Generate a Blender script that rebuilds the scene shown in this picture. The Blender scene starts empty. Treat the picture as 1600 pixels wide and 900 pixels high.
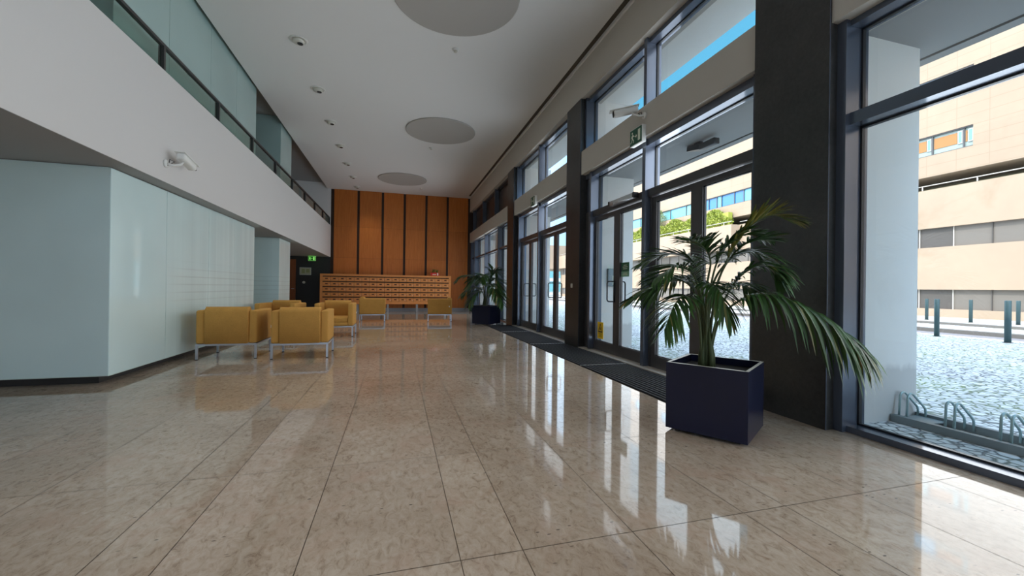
import bpy, bmesh, math, random
from mathutils import Vector, Matrix
random.seed(7)
C = bpy.context.scene.collection
PI = math.pi

# ------------------------------------------------------------------ materials
def mat(name, color=(.8, .8, .8), rough=.5, metal=0., spec=.5, emit=None, estr=0., coat=0.):
    m = bpy.data.materials.new(name); m.use_nodes = True
    b = m.node_tree.nodes['Principled BSDF']
    b.inputs['Base Color'].default_value = (*color, 1)
    b.inputs['Roughness'].default_value = rough
    b.inputs['Metallic'].default_value = metal
    b.inputs['Specular IOR Level'].default_value = spec
    if coat:
        b.inputs['Coat Weight'].default_value = coat
        b.inputs['Coat Roughness'].default_value = .04
    if emit:
        b.inputs['Emission Color'].default_value = (*emit, 1)
        b.inputs['Emission Strength'].default_value = estr
    return m

class NT:
    """tiny helper round a node tree"""
    def __init__(s, m):
        s.t = m.node_tree; s.n = s.t.nodes; s.b = s.n['Principled BSDF']
    def new(s, kind, **kw):
        x = s.n.new(kind)
        for k, v in kw.items():
            if k in x.inputs: x.inputs[k].default_value = v
            else: setattr(x, k, v)
        return x
    def link(s, a, b): s.t.links.new(a, b)
    def coord(s, scale=(1, 1, 1), out='Object', rot=(0, 0, 0)):
        tc = s.new('ShaderNodeTexCoord'); mp = s.new('ShaderNodeMapping')
        mp.inputs['Scale'].default_value = scale; mp.inputs['Rotation'].default_value = rot
        s.link(tc.outputs[out], mp.inputs['Vector']); return mp.outputs['Vector']
    def noise(s, vec, scale, detail=4., rough=.55, dist=0.):
        x = s.new('ShaderNodeTexNoise'); x.inputs['Scale'].default_value = scale
        x.inputs['Detail'].default_value = detail; x.inputs['Roughness'].default_value = rough
        x.inputs['Distortion'].default_value = dist
        s.link(vec, x.inputs['Vector']); return x.outputs['Fac']
    def ramp(s, fac, stops):
        r = s.new('ShaderNodeValToRGB'); e = r.color_ramp.elements
        while len(e) < len(stops): e.new(.5)
        for i, (p, c) in enumerate(stops):
            e[i].position = p; e[i].color = (*c, 1) if len(c) == 3 else c
        s.link(fac, r.inputs['Fac']); return r.outputs['Color']
    def mix(s, fac, a, b, mode='MIX'):
        x = s.new('ShaderNodeMix', data_type='RGBA', blend_type=mode)
        for sock, v in ((x.inputs[0], fac), (x.inputs[6], a), (x.inputs[7], b)):
            if hasattr(v, 'is_output'): s.link(v, sock)
            elif isinstance(v, (int, float)): sock.default_value = v
            else: sock.default_value = (*v, 1)
        return x.outputs[2]
    def bump(s, h, strength=.2, dist=.01):
        x = s.new('ShaderNodeBump'); x.inputs['Strength'].default_value = strength
        x.inputs['Distance'].default_value = dist
        s.link(h, x.inputs['Height']); s.link(x.outputs['Normal'], s.b.inputs['Normal'])
    def base(s, c): s.link(c, s.b.inputs['Base Color'])

M = {}
def simple(k, *a, **kw): M[k] = mat(k, *a, **kw); return M[k]

simple('plaster_white', (.80, .78, .76), .75); simple('parapet_white', (.66, .645, .63), .75)
simple('ceiling_white', (.80, .79, .775), .85)
simple('beam_cream', (.56, .52, .465), .8)
simple('disc_gray', (.45, .425, .395), .8)
simple('slot_dark', (.09, .075, .06), .7)
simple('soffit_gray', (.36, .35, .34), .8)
simple('frame_gray', (.115, .135, .18), .22, metal=.4, spec=.6)
simple('door_gray', (.075, .072, .075), .34, metal=.25)
simple('gasket', (.015, .017, .022), .5)
simple('black_plastic', (.02, .02, .022), .35)
simple('handle_dark', (.035, .037, .042), .3, metal=.5)
simple('aluminium', (.62, .63, .65), .35, metal=.8)
simple('chair_metal', (.50, .52, .56), .35, metal=.55)
simple('rail_dark', (.06, .058, .058), .4, metal=.4)
simple('dark_recess', (.022, .021, .022), .6)
simple('groove', (.035, .014, .006), .7)
simple('plinth_dark', (.03, .028, .027), .5)
simple('plinth_gray', (.33, .34, .36), .4)
simple('white_plastic', (.78, .78, .75), .4)
simple('offwhite_plastic', (.62, .60, .53), .45)
simple('planter_black', (.011, .014, .038), .24, spec=.38)
simple('soil', (.03, .022, .016), .95)
simple('mat_dark', (.010, .010, .011), .9, spec=.1)
simple('mat_rib', (.045, .047, .055), .75, spec=.15)
simple('threshold_stone', (.46, .42, .37), .35)
simple('sign_green', (.004, .10, .045), .4)
simple('sign_white', (.80, .86, .72), .4)
simple('sign_lit', (.25, .7, .25), .4, emit=(.35, 1., .18), estr=.55)
simple('sign_green_lit', (.005, .12, .02), .4, emit=(.02, .30, .03), estr=.10)
simple('sticker_yellow', (.85, .52, .01), .5)
simple('sticker_black', (.02, .018, .015), .5)
simple('sticker_green', (.015, .12, .05), .5)
simple('sticker_pale', (.20, .42, .27), .5)
simple('paper', (.42, .42, .30), .6)
simple('paper_print', (.28, .30, .14), .6)
simple('red_card', (.62, .03, .02), .45)
simple('leaf_small', (.10, .20, .03), .5)
simple('lens', (.01, .01, .012), .12)
simple('steel_green', (.42, .56, .56), .35, metal=.35)
simple('galvanised', (.28, .32, .33), .5, metal=.35)
simple('bollard_paint', (.035, .075, .085), .45)
simple('asphalt', (.24, .225, .235), .9)
simple('kerb_stone', (.17, .16, .15), .85)
simple('rail_white', (.50, .47, .44), .5)
simple('band_gray', (.155, .14, .128), .45)
simple('band_light', (.185, .165, .148), .6)
simple('band_dark', (.095, .085, .08), .5)
simple('terrace_shaded', (.22, .20, .13), .9)  # shade of the terrace recess put into the colour
simple('win_frame', (.52, .54, .54), .4)
simple('win_dark_frame', (.10, .10, .11), .4)
simple('blind_orange', (.42, .20, .075), .7)
simple('win_pale', (.34, .42, .41), .3)
simple('win_blue', (.03, .20, .55), .08, spec=.8)
simple('win_cyan', (.12, .42, .70), .08, spec=.8)
simple('win_teal', (.16, .40, .42), .15, spec=.8)
simple('far_white', (.72, .71, .68), .8)
simple('far_beige', (.55, .45, .33), .8)
simple('dark_spandrel', (.05, .035, .03), .3)
simple('led_strip', (.9, .88, .8), .5, emit=(1, .93, .8), estr=2.)

def m_floor():
    m = mat('marble_floor', (.5, .43, .36), .05, spec=.46); t = NT(m)
    v = t.coord(); v2 = t.coord((1., .6, 1.), rot=(0, 0, .5))
    big = t.noise(v, 1.1, 5, .6, .4)
    fine = t.noise(v2, 24., 8, .74, .9)
    c = t.ramp(big, [(.30, (.40, .330, .268)), (.55, (.49, .425, .36)), (.75, (.55, .495, .435))])
    c = t.mix(.75, c, t.ramp(fine, [(.30, (.34, .24, .165)), (.47, (.84, .78, .70)), (.60, (1., .97, .93)), (.78, (1.12, 1.08, 1.02))]), 'MULTIPLY')
    vein = t.noise(v2, 6.5, 9, .78, 1.6)
    c = t.mix(t.ramp(vein, [(.585, (0, 0, 0)), (.64, (.26, .26, .26)), (.70, (0, 0, 0))]), c, (.33, .20, .13))
    # dark fossil flecks
    vv = t.coord((1., 2.3, 1.), rot=(0, 0, .9))
    vo = t.new('ShaderNodeTexVoronoi'); vo.inputs['Scale'].default_value = 10.; vo.inputs['Randomness'].default_value = 1.
    t.link(vv, vo.inputs['Vector'])
    sel = t.noise(v, 1.7, 2, .5)
    dk = t.ramp(vo.outputs['Distance'], [(.075, (1, 1, 1)), (.125, (0, 0, 0))])
    dk = t.mix(1., dk, t.ramp(sel, [(.50, (0, 0, 0)), (.58, (1, 1, 1))]), 'MULTIPLY')
    c = t.mix(dk, c, (.10, .08, .065))
    # each slab its own tone
    g = t.new('ShaderNodeNewGeometry')
    c = t.mix(1., c, t.ramp(g.outputs['Random Per Island'], [(0., (.92, .895, .87)), (.5, (.985, .965, .95)), (1., (1.04, 1.025, 1.01))]), 'MULTIPLY')
    # reddish clouds
    c = t.mix(t.ramp(t.noise(v, 2.6, 6, .65, .6), [(.52, (0, 0, 0)), (.68, (.5, .5, .5))]), c, (.45, .31, .235))
    t.base(c); return m
M['floor'] = m_floor()
simple('joint', (.12, .085, .06), .5)

def m_wood(name, a, b, rough=.38, axis='z', scale=1.):
    m = mat(name, a, rough, spec=.25); t = NT(m)
    sc = {'z': (9, 9, .55), 'x': (.55, 9, 9), 'y': (9, .55, 9)}[axis]
    v = t.coord(tuple(s * scale for s in sc))
    n = t.noise(v, 2.4, 6, .62, .5); n2 = t.noise(v, 11., 3, .6)
    c = t.ramp(n, [(.3, a), (.7, b)])
    c = t.mix(.35, c, t.ramp(n2, [(.35, (.72, .68, .62)), (.65, (1, 1, 1))]), 'MULTIPLY')
    g = t.new('ShaderNodeNewGeometry')
    c = t.mix(1., c, t.ramp(g.outputs['Random Per Island'], [(0., (.90, .88, .86)), (1., (1.06, 1.05, 1.04))]), 'MULTIPLY')
    t.base(c); return m
M['wood'] = m_wood('oak_panel', (.49, .145, .024), (.60, .20, .042))
M['wood_door'] = m_wood('mailbox_wood', (.74, .29, .085), (.84, .36, .115), axis='x')
M['wood_red'] = m_wood('door_wood', (.23, .075, .03), (.29, .10, .04))

def m_granite():
    m = mat('dark_granite', (.03, .03, .031), .30, spec=.45); t = NT(m)
    v = t.coord(); n = t.noise(v, 26., 6, .7); n2 = t.noise(v, 3., 4, .6)
    c = t.mix(.5, t.ramp(n, [(.35, (.018, .018, .018)), (.7, (.055, .053, .05))]), t.ramp(n2, [(.3, (.018, .018, .018)), (.7, (.05, .048, .046))]))
    t.base(c); return m
M['granite'] = m_granite()

def m_fabric():
    m = mat('mustard_fabric', (.46, .27, .065), .9, spec=.25); t = NT(m)
    v = t.coord(); n = t.noise(v, 180., 3, .7); n2 = t.noise(v, 8., 3, .5)
    c = t.ramp(n, [(.3, (.48, .24, .054)), (.7, (.66, .355, .09))])
    c = t.mix(.25, c, t.ramp(n2, [(.3, (.8, .8, .8)), (.7, (1.1, 1.1, 1.1))]), 'MULTIPLY')
    t.base(c); t.bump(n, .25, .004); return m
M['fabric'] = m_fabric()

def m_frosted(name, col, lines=False):
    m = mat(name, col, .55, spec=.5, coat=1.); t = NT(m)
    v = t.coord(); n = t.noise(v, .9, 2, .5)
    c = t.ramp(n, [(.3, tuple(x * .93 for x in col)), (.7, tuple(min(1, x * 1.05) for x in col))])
    if lines:
        w = t.new('ShaderNodeTexWave', wave_type='BANDS', bands_direction='Z'); w.inputs['Scale'].default_value = 2.6
        w.inputs['Distortion'].default_value = .6; w.inputs['Detail Scale'].default_value = .3
        t.link(t.coord((1, .2, 1)), w.inputs['Vector'])
        sep = t.new('ShaderNodeSeparateXYZ'); t.link(t.coord(), sep.inputs[0])
        mr = t.new('ShaderNodeMapRange'); mr.inputs[1].default_value = .75; mr.inputs[2].default_value = 1.0
        t.link(sep.outputs['Z'], mr.inputs[0])
        mr2 = t.new('ShaderNodeMapRange'); mr2.inputs[1].default_value = 1.55; mr2.inputs[2].default_value = 1.3
        t.link(sep.outputs['Z'], mr2.inputs[0])
        mu0 = t.new('ShaderNodeMath', operation='MULTIPLY'); t.link(mr.outputs[0], mu0.inputs[0]); t.link(mr2.outputs[0], mu0.inputs[1])
        mr3 = t.new('ShaderNodeMapRange'); mr3.inputs[1].default_value = 6.9; mr3.inputs[2].default_value = 7.6; t.link(sep.outputs['Y'], mr3.inputs[0])
        mu = t.new('ShaderNodeMath', operation='MULTIPLY'); t.link(mu0.outputs[0], mu.inputs[0]); t.link(mr3.outputs[0], mu.inputs[1])
        # soft upright folds of the blinds behind the panes
        fo = t.noise(t.coord((1.2, 3.2, .04)), 1.6, 2, .5)
        c = t.mix(t.mix(1., mr3.outputs[0], (.4, .4, .4), 'MULTIPLY'), c, t.ramp(fo, [(.35, (.80, .82, .82)), (.6, (1.04, 1.03, 1.02))]), 'MULTIPLY')
        ln = t.ramp(w.outputs['Fac'], [(.90, (1, 1, 1)), (.97, (.86, .86, .86))])
        c = t.mix(mu.outputs[0], c, t.mix(1., c, ln, 'MULTIPLY'))
    t.base(c); return m
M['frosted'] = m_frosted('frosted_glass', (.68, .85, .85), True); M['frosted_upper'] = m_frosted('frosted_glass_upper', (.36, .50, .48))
M['frosted_edge'] = mat('glass_edge', (.55, .68, .63), .3, coat=.5)

def m_glass(name, tint=(.93, .96, .95), refl=1.):
    m = bpy.data.materials.new(name); m.use_nodes = True
    t = m.node_tree; t.nodes.clear()
    o = t.nodes.new('ShaderNodeOutputMaterial'); mx = t.nodes.new('ShaderNodeMixShader')
    tr = t.nodes.new('ShaderNodeBsdfTransparent'); gl = t.nodes.new('ShaderNodeBsdfGlossy'); fr = t.nodes.new('ShaderNodeFresnel')
    tr.inputs['Color'].default_value = (*tint, 1); gl.inputs['Roughness'].default_value = .005; fr.inputs['IOR'].default_value = 1.45
    mu = t.nodes.new('ShaderNodeMath'); mu.operation = 'MULTIPLY'; mu.inputs[1].default_value = refl
    ge = t.nodes.new('ShaderNodeNewGeometry'); inv = t.nodes.new('ShaderNodeMath'); inv.operation = 'SUBTRACT'; inv.inputs[0].default_value = 1.
    m2 = t.nodes.new('ShaderNodeMath'); m2.operation = 'MULTIPLY'                     # reflect once, on the outer face of the pane only
    t.links.new(ge.outputs['Backfacing'], inv.inputs[1]); t.links.new(fr.outputs[0], mu.inputs[0])
    t.links.new(mu.outputs[0], m2.inputs[0]); t.links.new(inv.outputs[0], m2.inputs[1]); t.links.new(m2.outputs[0], mx.inputs[0])
    t.links.new(tr.outputs[0], mx.inputs[1]); t.links.new(gl.outputs[0], mx.inputs[2]); t.links.new(mx.outputs[0], o.inputs[0])
    return m
M['glass'] = m_glass('window_glass', (.97, .985, .98), 1.0)
M['rail_glass'] = m_glass('railing_glass', (.80, .86, .83), .8)

def m_cladding():
    m = mat('stone_cladding', (.46, .35, .25), .85); t = NT(m)
    v = t.coord(); n = t.noise(v, .35, 4, .6); n2 = t.noise(v, 2.2, 4, .6)
    c = t.ramp(n, [(.3, (.395, .30, .225)), (.7, (.45, .34, .255))])
    c = t.mix(.25, c, t.ramp(n2, [(.3, (.88, .86, .84)), (.7, (1, 1, 1))]), 'MULTIPLY')
    br = t.new('ShaderNodeTexBrick'); br.offset = 0.; br.squash = 1.
    for k, x in (('Scale', 1.), ('Brick Width', 1.11), ('Row Height', .478), ('Mortar Size', .012), ('Mortar Smooth', .1)): br.inputs[k].default_value = x
    br.inputs['Color1'].default_value = (1, 1, 1, 1); br.inputs['Color2'].default_value = (.97, .97, .97, 1); br.inputs['Mortar'].default_value = (.84, .82, .80, 1)
    tc = t.new('ShaderNodeTexCoord'); sp = t.new('ShaderNodeSeparateXYZ'); cb = t.new('ShaderNodeCombineXYZ')
    t.link(tc.outputs['Object'], sp.inputs[0])
    ad = t.new('ShaderNodeMath', operation='ADD'); ad.inputs[1].default_value = .55; t.link(sp.outputs['Y'], ad.inputs[0])
    ad2 = t.new('ShaderNodeMath', operation='ADD'); ad2.inputs[1].default_value = .24; t.link(sp.outputs['Z'], ad2.inputs[0])
    t.link(ad.outputs[0], cb.inputs[0]); t.link(ad2.outputs[0], cb.inputs[1]); t.link(cb.outputs[0], br.inputs['Vector'])
    c = t.mix(1., c, br.outputs['Color'], 'MULTIPLY')
    t.base(c); return m
M['cladding'] = m_cladding()

def m_render_wall(name, a, b, stain, rough=.9):
    m = mat(name, a, rough); t = NT(m)
    v = t.coord(); n = t.noise(v, .5, 6, .65, .3); n2 = t.noise(v, .28, 5, .7, .8)
    c = t.ramp(n, [(.3, a), (.7, b)])
    c = t.mix(t.ramp(n2, [(.55, (0, 0, 0)), (.70, (.5, .5, .5))]), c, stain)
    t.base(c); return m
M['render_wall'] = m_render_wall('cream_render', (.405, .31, .235), (.45, .345, .26), (.34, .25, .175))
def m_fin(*a):
    m = m_render_wall(*a); t = NT(m); old = t.b.inputs['Base Color'].links[0].from_socket
    sp = t.new('ShaderNodeSeparateXYZ'); t.link(t.coord(), sp.inputs[0]); n = t.noise(t.coord((1, 1, .5)), 2.2, 5, .65)
    ad = t.new('ShaderNodeMath', operation='MULTIPLY_ADD'); ad.inputs[1].default_value = .35; t.link(n, ad.inputs[0]); t.link(sp.outputs['Z'], ad.inputs[2])
    t.base(t.mix(t.ramp(ad.outputs[0], [(.60, (.8, .8, .8)), (.66, (0, 0, 0))]), old, (.60, .575, .54))); return m
M['fin_white'] = m_fin('white_render', (.88, .85, .80), (.92, .89, .84), (.78, .74, .68))

def m_cobble():
    m = mat('cobblestone', (.5, .5, .5), .8); t = NT(m)
    v = t.coord((1, 1, 0), rot=(0, 0, .35))
    nd = t.new('ShaderNodeTexNoise'); nd.inputs['Scale'].default_value = 1.5; t.link(v, nd.inputs['Vector'])
    vd = t.new('ShaderNodeVectorMath', operation='MULTIPLY_ADD'); vd.inputs[1].default_value = (.12, .12, 0)
    t.link(nd.outputs['Color'], vd.inputs[0]); t.link(v, vd.inputs[2])
    vo = t.new('ShaderNodeTexVoronoi', feature='DISTANCE_TO_EDGE'); vo.inputs['Scale'].default_value = 10.5; vo.inputs['Randomness'].default_value = .75
    t.link(vd.outputs[0], vo.inputs['Vector'])
    vc = t.new('ShaderNodeTexVoronoi'); vc.inputs['Scale'].default_value = 10.5; vc.inputs['Randomness'].default_value = .75
    t.link(vd.outputs[0], vc.inputs['Vector'])
    st = t.ramp(vc.outputs['Color'], [(.2, (.70, .69, .68)), (.8, (.86, .85, .83))])
    big = t.noise(t.coord(), .35, 4, .6)
    gap = t.mix(t.ramp(big, [(.42, (0, 0, 0)), (.62, (1, 1, 1))]), (.20, .20, .20), (.22, .29, .09))
    e = t.ramp(vo.outputs['Distance'], [(.03, (0, 0, 0)), (.11, (1, 1, 1))])
    c = t.mix(e, gap, st); t.base(c); t.bump(e, .6, .02); return m
M['cobble'] = m_cobble()

def m_leaf(name, a, b):
    m = mat(name, a, .42, spec=.4); t = NT(m)
    g = t.new('ShaderNodeNewGeometry')
    c = t.ramp(g.outputs['Random Per Island'], [(0., a), (.85, b), (.93, b), (1., (.22, .16, .05))]); t.base(c)
    t.b.inputs['Transmission Weight'].default_value = 0.
    return m
M['leaf'] = m_leaf('palm_leaf', (.018, .050, .014), (.045, .11, .022))
M['leaf_tip'] = m_leaf('palm_leaf_yellowed', (.045, .085, .018), (.20, .17, .03))
M['stem'] = m_render_wall('palm_stem', (.06, .09, .03), (.10, .12, .05), (.20, .15, .09), .6)
M['hedge'] = m_leaf('hedge_leaf', (.20, .27, .03), (.42, .46, .08))
M['tree_leaf'] = m_leaf('tree_leaf', (.16, .22, .07), (.30, .34, .12))

# ------------------------------------------------------------------ mesh building
class MB:
    def __init__(s): s.bm = bmesh.new(); s.mats = []; s.cur = 0
    def use(s, m):
        if m not in s.mats: s.mats.append(m)
        s.cur = s.mats.index(m); return s
    def _fin(s, faces, smooth=False):
        for f in faces: f.material_index = s.cur; f.smooth = smooth
    def box(s, x0, x1, y0, y1, z0, z1, rot=None, piv=None, bev=0., seg=2, smooth=None):
        v0 = [Vector((x, y, z)) for z in (z0, z1) for y in (y0, y1) for x in (x0, x1)]
        bv = [s.bm.verts.new(v) for v in v0]
        idx = [(0, 2, 3, 1), (4, 5, 7, 6), (0, 1, 5, 4), (2, 6, 7, 3), (0, 4, 6, 2), (1, 3, 7, 5)]
        fs = [s.bm.faces.new([bv[i] for i in q]) for q in idx]
        s._fin(fs, bool(bev) if smooth is None else smooth)
        allv = set(bv)
        if bev:
            es = {e for f in fs for e in f.edges}
            r = bmesh.ops.bevel(s.bm, geom=list(es), offset=bev, segments=seg, profile=.5, affect='EDGES')
            nf = set(r['faces']); s._fin(nf, True)
            allv = {v for f in nf for v in f.verts} | {v for v in bv if v.is_valid}
        if rot is not None:
            p = Vector(piv or ((x0 + x1) / 2, (y0 + y1) / 2, (z0 + z1) / 2))
            for v in allv: v.co = rot @ (v.co - p) + p
        return s
    def quad(s, *pts):
        f = s.bm.faces.new([s.bm.verts.new(p) for p in pts]); s._fin([f]); return s
    def prism(s, poly, axis, a, b):
        """polygon (2-D list) extruded along axis from a to b"""
        def P(u, v, w):
            return {'x': (w, u, v), 'y': (u, w, v), 'z': (u, v, w)}[axis]
        A = [s.bm.verts.new(P(u, v, a)) for u, v in poly]; B = [s.bm.verts.new(P(u, v, b)) for u, v in poly]
        n = len(poly); fs = [s.bm.faces.new(A[::-1]), s.bm.faces.new(B)]
        for i in range(n): fs.append(s.bm.faces.new((A[i], A[(i + 1) % n], B[(i + 1) % n], B[i])))
        s._fin(fs); return s
    def tube(s, pts, r, n=8, cap=True, closed=False):
        pts = [Vector(p) for p in pts]; R = r if isinstance(r, (list, tuple)) else [r] * len(pts)
        rings = []; up = None
        for i, p in enumerate(pts):
            if closed: t = (pts[(i + 1) % len(pts)] - pts[i - 1])
            else: t = (pts[min(i + 1, len(pts) - 1)] - pts[max(i - 1, 0)])
            t.normalize()
            if up is None:
                up = Vector((0, 0, 1)) if abs(t.z) < .9 else Vector((1, 0, 0))
            a = t.cross(up).normalized(); up = a.cross(t).normalized()
            rings.append([s.bm.verts.new(p + R[i] * (math.cos(k * 2 * PI / n) * a + math.sin(k * 2 * PI / n) * up)) for k in range(n)])
        fs = []
        m = len(rings)
        for i in range(m if closed else m - 1):
            A, B = rings[i], rings[(i + 1) % m]
            for k in range(n): fs.append(s.bm.faces.new((A[k], A[(k + 1) % n], B[(k + 1) % n], B[k])))
        s._fin(fs, True)
        if cap and not closed:
            s._fin([s.bm.faces.new(rings[0][::-1]), s.bm.faces.new(rings[-1])])
        return s
    def lathe(s, prof, c=(0, 0, 0), n=24, axis='z'):
        """profile [(r, h)...] turned round an axis through c"""
        rings = []
        for r, h in prof:
            ring = []
            for k in range(n):
                a = 2 * PI * k / n; u, v = r * math.cos(a), r * math.sin(a)
                p = {'z': (u, v, h), 'y': (u, h, v), 'x': (h, u, v)}[axis]
                ring.append(s.bm.verts.new(Vector(p) + Vector(c)))
            rings.append(ring)
        fs = []
        for A, B in zip(rings, rings[1:]):
            for k in range(n): fs.append(s.bm.faces.new((A[k], A[(k + 1) % n], B[(k + 1) % n], B[k])))
        s._fin(fs, True)
        s._fin([s.bm.faces.new(rings[0][::-1]), s.bm.faces.new(rings[-1])])
        return s
    def build(s, name, parent=None, m=None, loc=None, **props):
        bmesh.ops.recalc_face_normals(s.bm, faces=s.bm.faces[:])
        me = bpy.data.meshes.new(name); s.bm.to_mesh(me); s.bm.free()
        for x in (s.mats or [m]): me.materials.append(M[x] if isinstance(x, str) else x)
        o = bpy.data.objects.new(name, me); C.objects.link(o)
        if parent is not None: o.parent = parent
        if loc is not None: o.location = loc
        for k, v in props.items(): o[k] = v
        return o

def thing(name, label, cat, loc=(0, 0, 0), rotz=0., group=None):
    o = bpy.data.objects.new(name, None); C.objects.link(o); o.empty_display_size = .2
    o.location = loc; o.rotation_euler = (0, 0, rotz); o['label'] = label; o['category'] = cat
    if group: o['group'] = group
    return o
def tag(o, label, cat, group=None):
    o['label'] = label; o['category'] = cat
    if group: o['group'] = group
    return o
def struct_root(name, label, cat=None):
    o = bpy.data.objects.new(name, None); C.objects.link(o); o['kind'] = 'structure'
    if label: o['label'] = label
    if cat: o['category'] = cat
    return o
def S(mb, name, label, cat, parent=None, m=None):
    o = mb.build(name, parent, m)
    if parent is None: o['kind'] = 'structure'; o['label'] = label; o['category'] = cat
    return o
def copy_tree(o, parent=None):
    c = o.copy(); C.objects.link(c)
    if parent is not None: c.parent = parent
    for ch in o.children: copy_tree(ch, c)
    return c

# ------------------------------------------------------------------ dimensions (metres; camera at x=0, y=0, z=1.15)
YE, YR = 20.27, -9.0            # far wooden wall, wall behind the camera
XR, XL = 3.46, -6.5             # pillar faces on the right, far left
ZC = 5.60                       # hall ceiling
SOF, UPS = 2.48, 3.91           # gallery underside, top of its parapet
GX = 3.73                       # window glass
P = [(-7.05, -6.33), (-2.22, -1.49), (2.585, 3.33), (7.43, 8.10), (12.23, 12.95)]   # stone pillars along the window front

# ------------------------------------------------------------------ floor
b = MB().use('joint'); b.box(XL, 3.75, YR, YE, -.12, -.004); b.use('floor')
xs = []
k = -5
while True:
    for o_ in (.275, .55, 1.095):
        xs.append(o_ + 1.475 * k)
    k += 1
    if k > 2: break
xs = [XL] + [x for x in xs if XL + .05 < x < 3.70] + [3.75]
ys = [YR]; y = 1.72 - 1.11 * 9
while y < YE: 
    if y > YR + .05: ys.append(y)
    y += 1.11
ys.append(YE)
g = .0018
for i in range(len(xs) - 1):
    for j in range(len(ys) - 1):
        b.quad((xs[i] + g, ys[j] + g, 0), (xs[i + 1] - g, ys[j] + g, 0), (xs[i + 1] - g, ys[j + 1] - g, 0), (xs[i] + g, ys[j + 1] - g, 0))
S(b, 'floor', 'polished beige marble slab floor of the lobby', 'floor')

# ------------------------------------------------------------------ ceiling
b = MB().use('ceiling_white')
b.box(-3.08, 3.31, YR, YE, ZC, ZC + .22); b.box(3.44, 3.75, YR, YE, ZC, ZC + .22); b.box(3.31, 3.44, YE - .35, YE, ZC, ZC + .22)
b.use('slot_dark').box(3.31, 3.44, YR, YE - .35, ZC + .06, ZC + .22)
S(b, 'ceiling', 'white plaster ceiling with a dark slot along the window side', 'ceiling')
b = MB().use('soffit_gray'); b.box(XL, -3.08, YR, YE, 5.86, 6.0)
S(b, 'ceiling_gallery', 'grey ceiling over the upper gallery', 'ceiling')

# ------------------------------------------------------------------ far wall: six oak panels between dark grooves
b = MB().use('groove'); b.box(-2.93, 3.75, YE, YE + .12, 0, ZC + .2)
gx = [-2.93, -1.75, -.675, .325, 1.34, 2.365, 3.43]
b.use('wood')
for i in range(6):
    x0, x1 = gx[i] + (.06 if i else .14), gx[i + 1] - .05
    for z0, z1 in ((.15, 2.47), (2.474, 3.90), (3.904, ZC)):
        b.quad((x0, YE - .03, z0), (x1, YE - .03, z0), (x1, YE - .03, z1), (x0, YE - .03, z1))
    b.quad((x0, YE - .03, .15), (x0, YE - .03, ZC), (x0, YE, ZC), (x0, YE, .15)); b.quad((x1, YE - .03, .15), (x1, YE, .15), (x1, YE, ZC), (x1, YE - .03, ZC))
b.use('plinth_gray').box(-2.93, 3.5, YE - .035, YE, 0, .15)
S(b, 'wall_back', 'far wall of orange oak panels divided by dark upright grooves', 'wall')
b = MB().use('dark_recess'); b.box(XL, -2.93, YE - .02, YE + .12, 0, SOF + .1)
b.use('plaster_white').box(XL, -2.93, YE - .02, YE + .12, SOF + .1, 6.)
S(b, 'wall_back_left', 'black recessed wall under the gallery beside the oak panels', 'wall')
b = MB().use('plaster_white'); b.box(XL - .15, XL, YR, YE, 0, 6.)
S(b, 'wall_left', 'plain side wall behind the glass rooms', 'wall')
# unseen rear wall; its glazed opening is added to let in sky light
b = MB().use('plaster_white')
b.box(XL, -1.2, YR - .2, YR, 0, 6.); b.box(3.0, 3.9, YR - .2, YR, 0, 6.); b.box(-1.2, 3.0, YR - .2, YR, 5.0, 6.)
S(b, 'wall_rear', 'white wall behind the viewer around the added rear glazing', 'wall')
b = MB().use('frame_gray')
for x in (-1.2, .2, 1.6, 2.92): b.box(x, x + .08, YR - .15, YR - .03, 0, 5.)
for z in (0, 2.6, 4.92): b.box(-1.2, 3.0, YR - .15, YR - .03, z, z + .08)
w = S(b, 'window_9', 'added glazing behind the viewer that lets in sky light', 'window')
b = MB().use('glass'); b.box(-1.2, 3.0, YR - .095, YR - .085, .05, 4.95); b.build('pane', w)

# ------------------------------------------------------------------ gallery on the left
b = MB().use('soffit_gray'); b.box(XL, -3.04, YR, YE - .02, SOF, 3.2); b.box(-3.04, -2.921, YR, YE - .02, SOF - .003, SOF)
S(b, 'floor_gallery', 'floor slab of the upper gallery with grey underside', 'floor')
b = MB().use('parapet_white'); b.box(-3.04, -2.92, YR, YE, SOF, UPS)
S(b, 'wall_gallery', 'long white parapet band of the upper gallery', 'wall')
# railing: dark handrail, posts, glass panels
r = thing('gallery_railing', 'dark metal railing with glass panels on top of the white gallery parapet', 'railing', (-2.985, 0, UPS))
b = MB().use('rail_dark'); b.box(-.025, .025, -4.0, YE, .345, .385); b.build('handrail', r)
yp = [6.40 + 1.725 * i for i in range(-6, 9)]
for y in yp:
    b = MB().use('rail_dark'); b.box(-.035, .03, y - .022, y + .022, 0, .345); b.build('post', r)
for y0, y1 in zip(yp, yp[1:]):
    b = MB().use('rail_glass'); b.box(-.006, .006, y0 + .035, y1 - .035, .015, .335); b.build('glass_panel', r)

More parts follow.
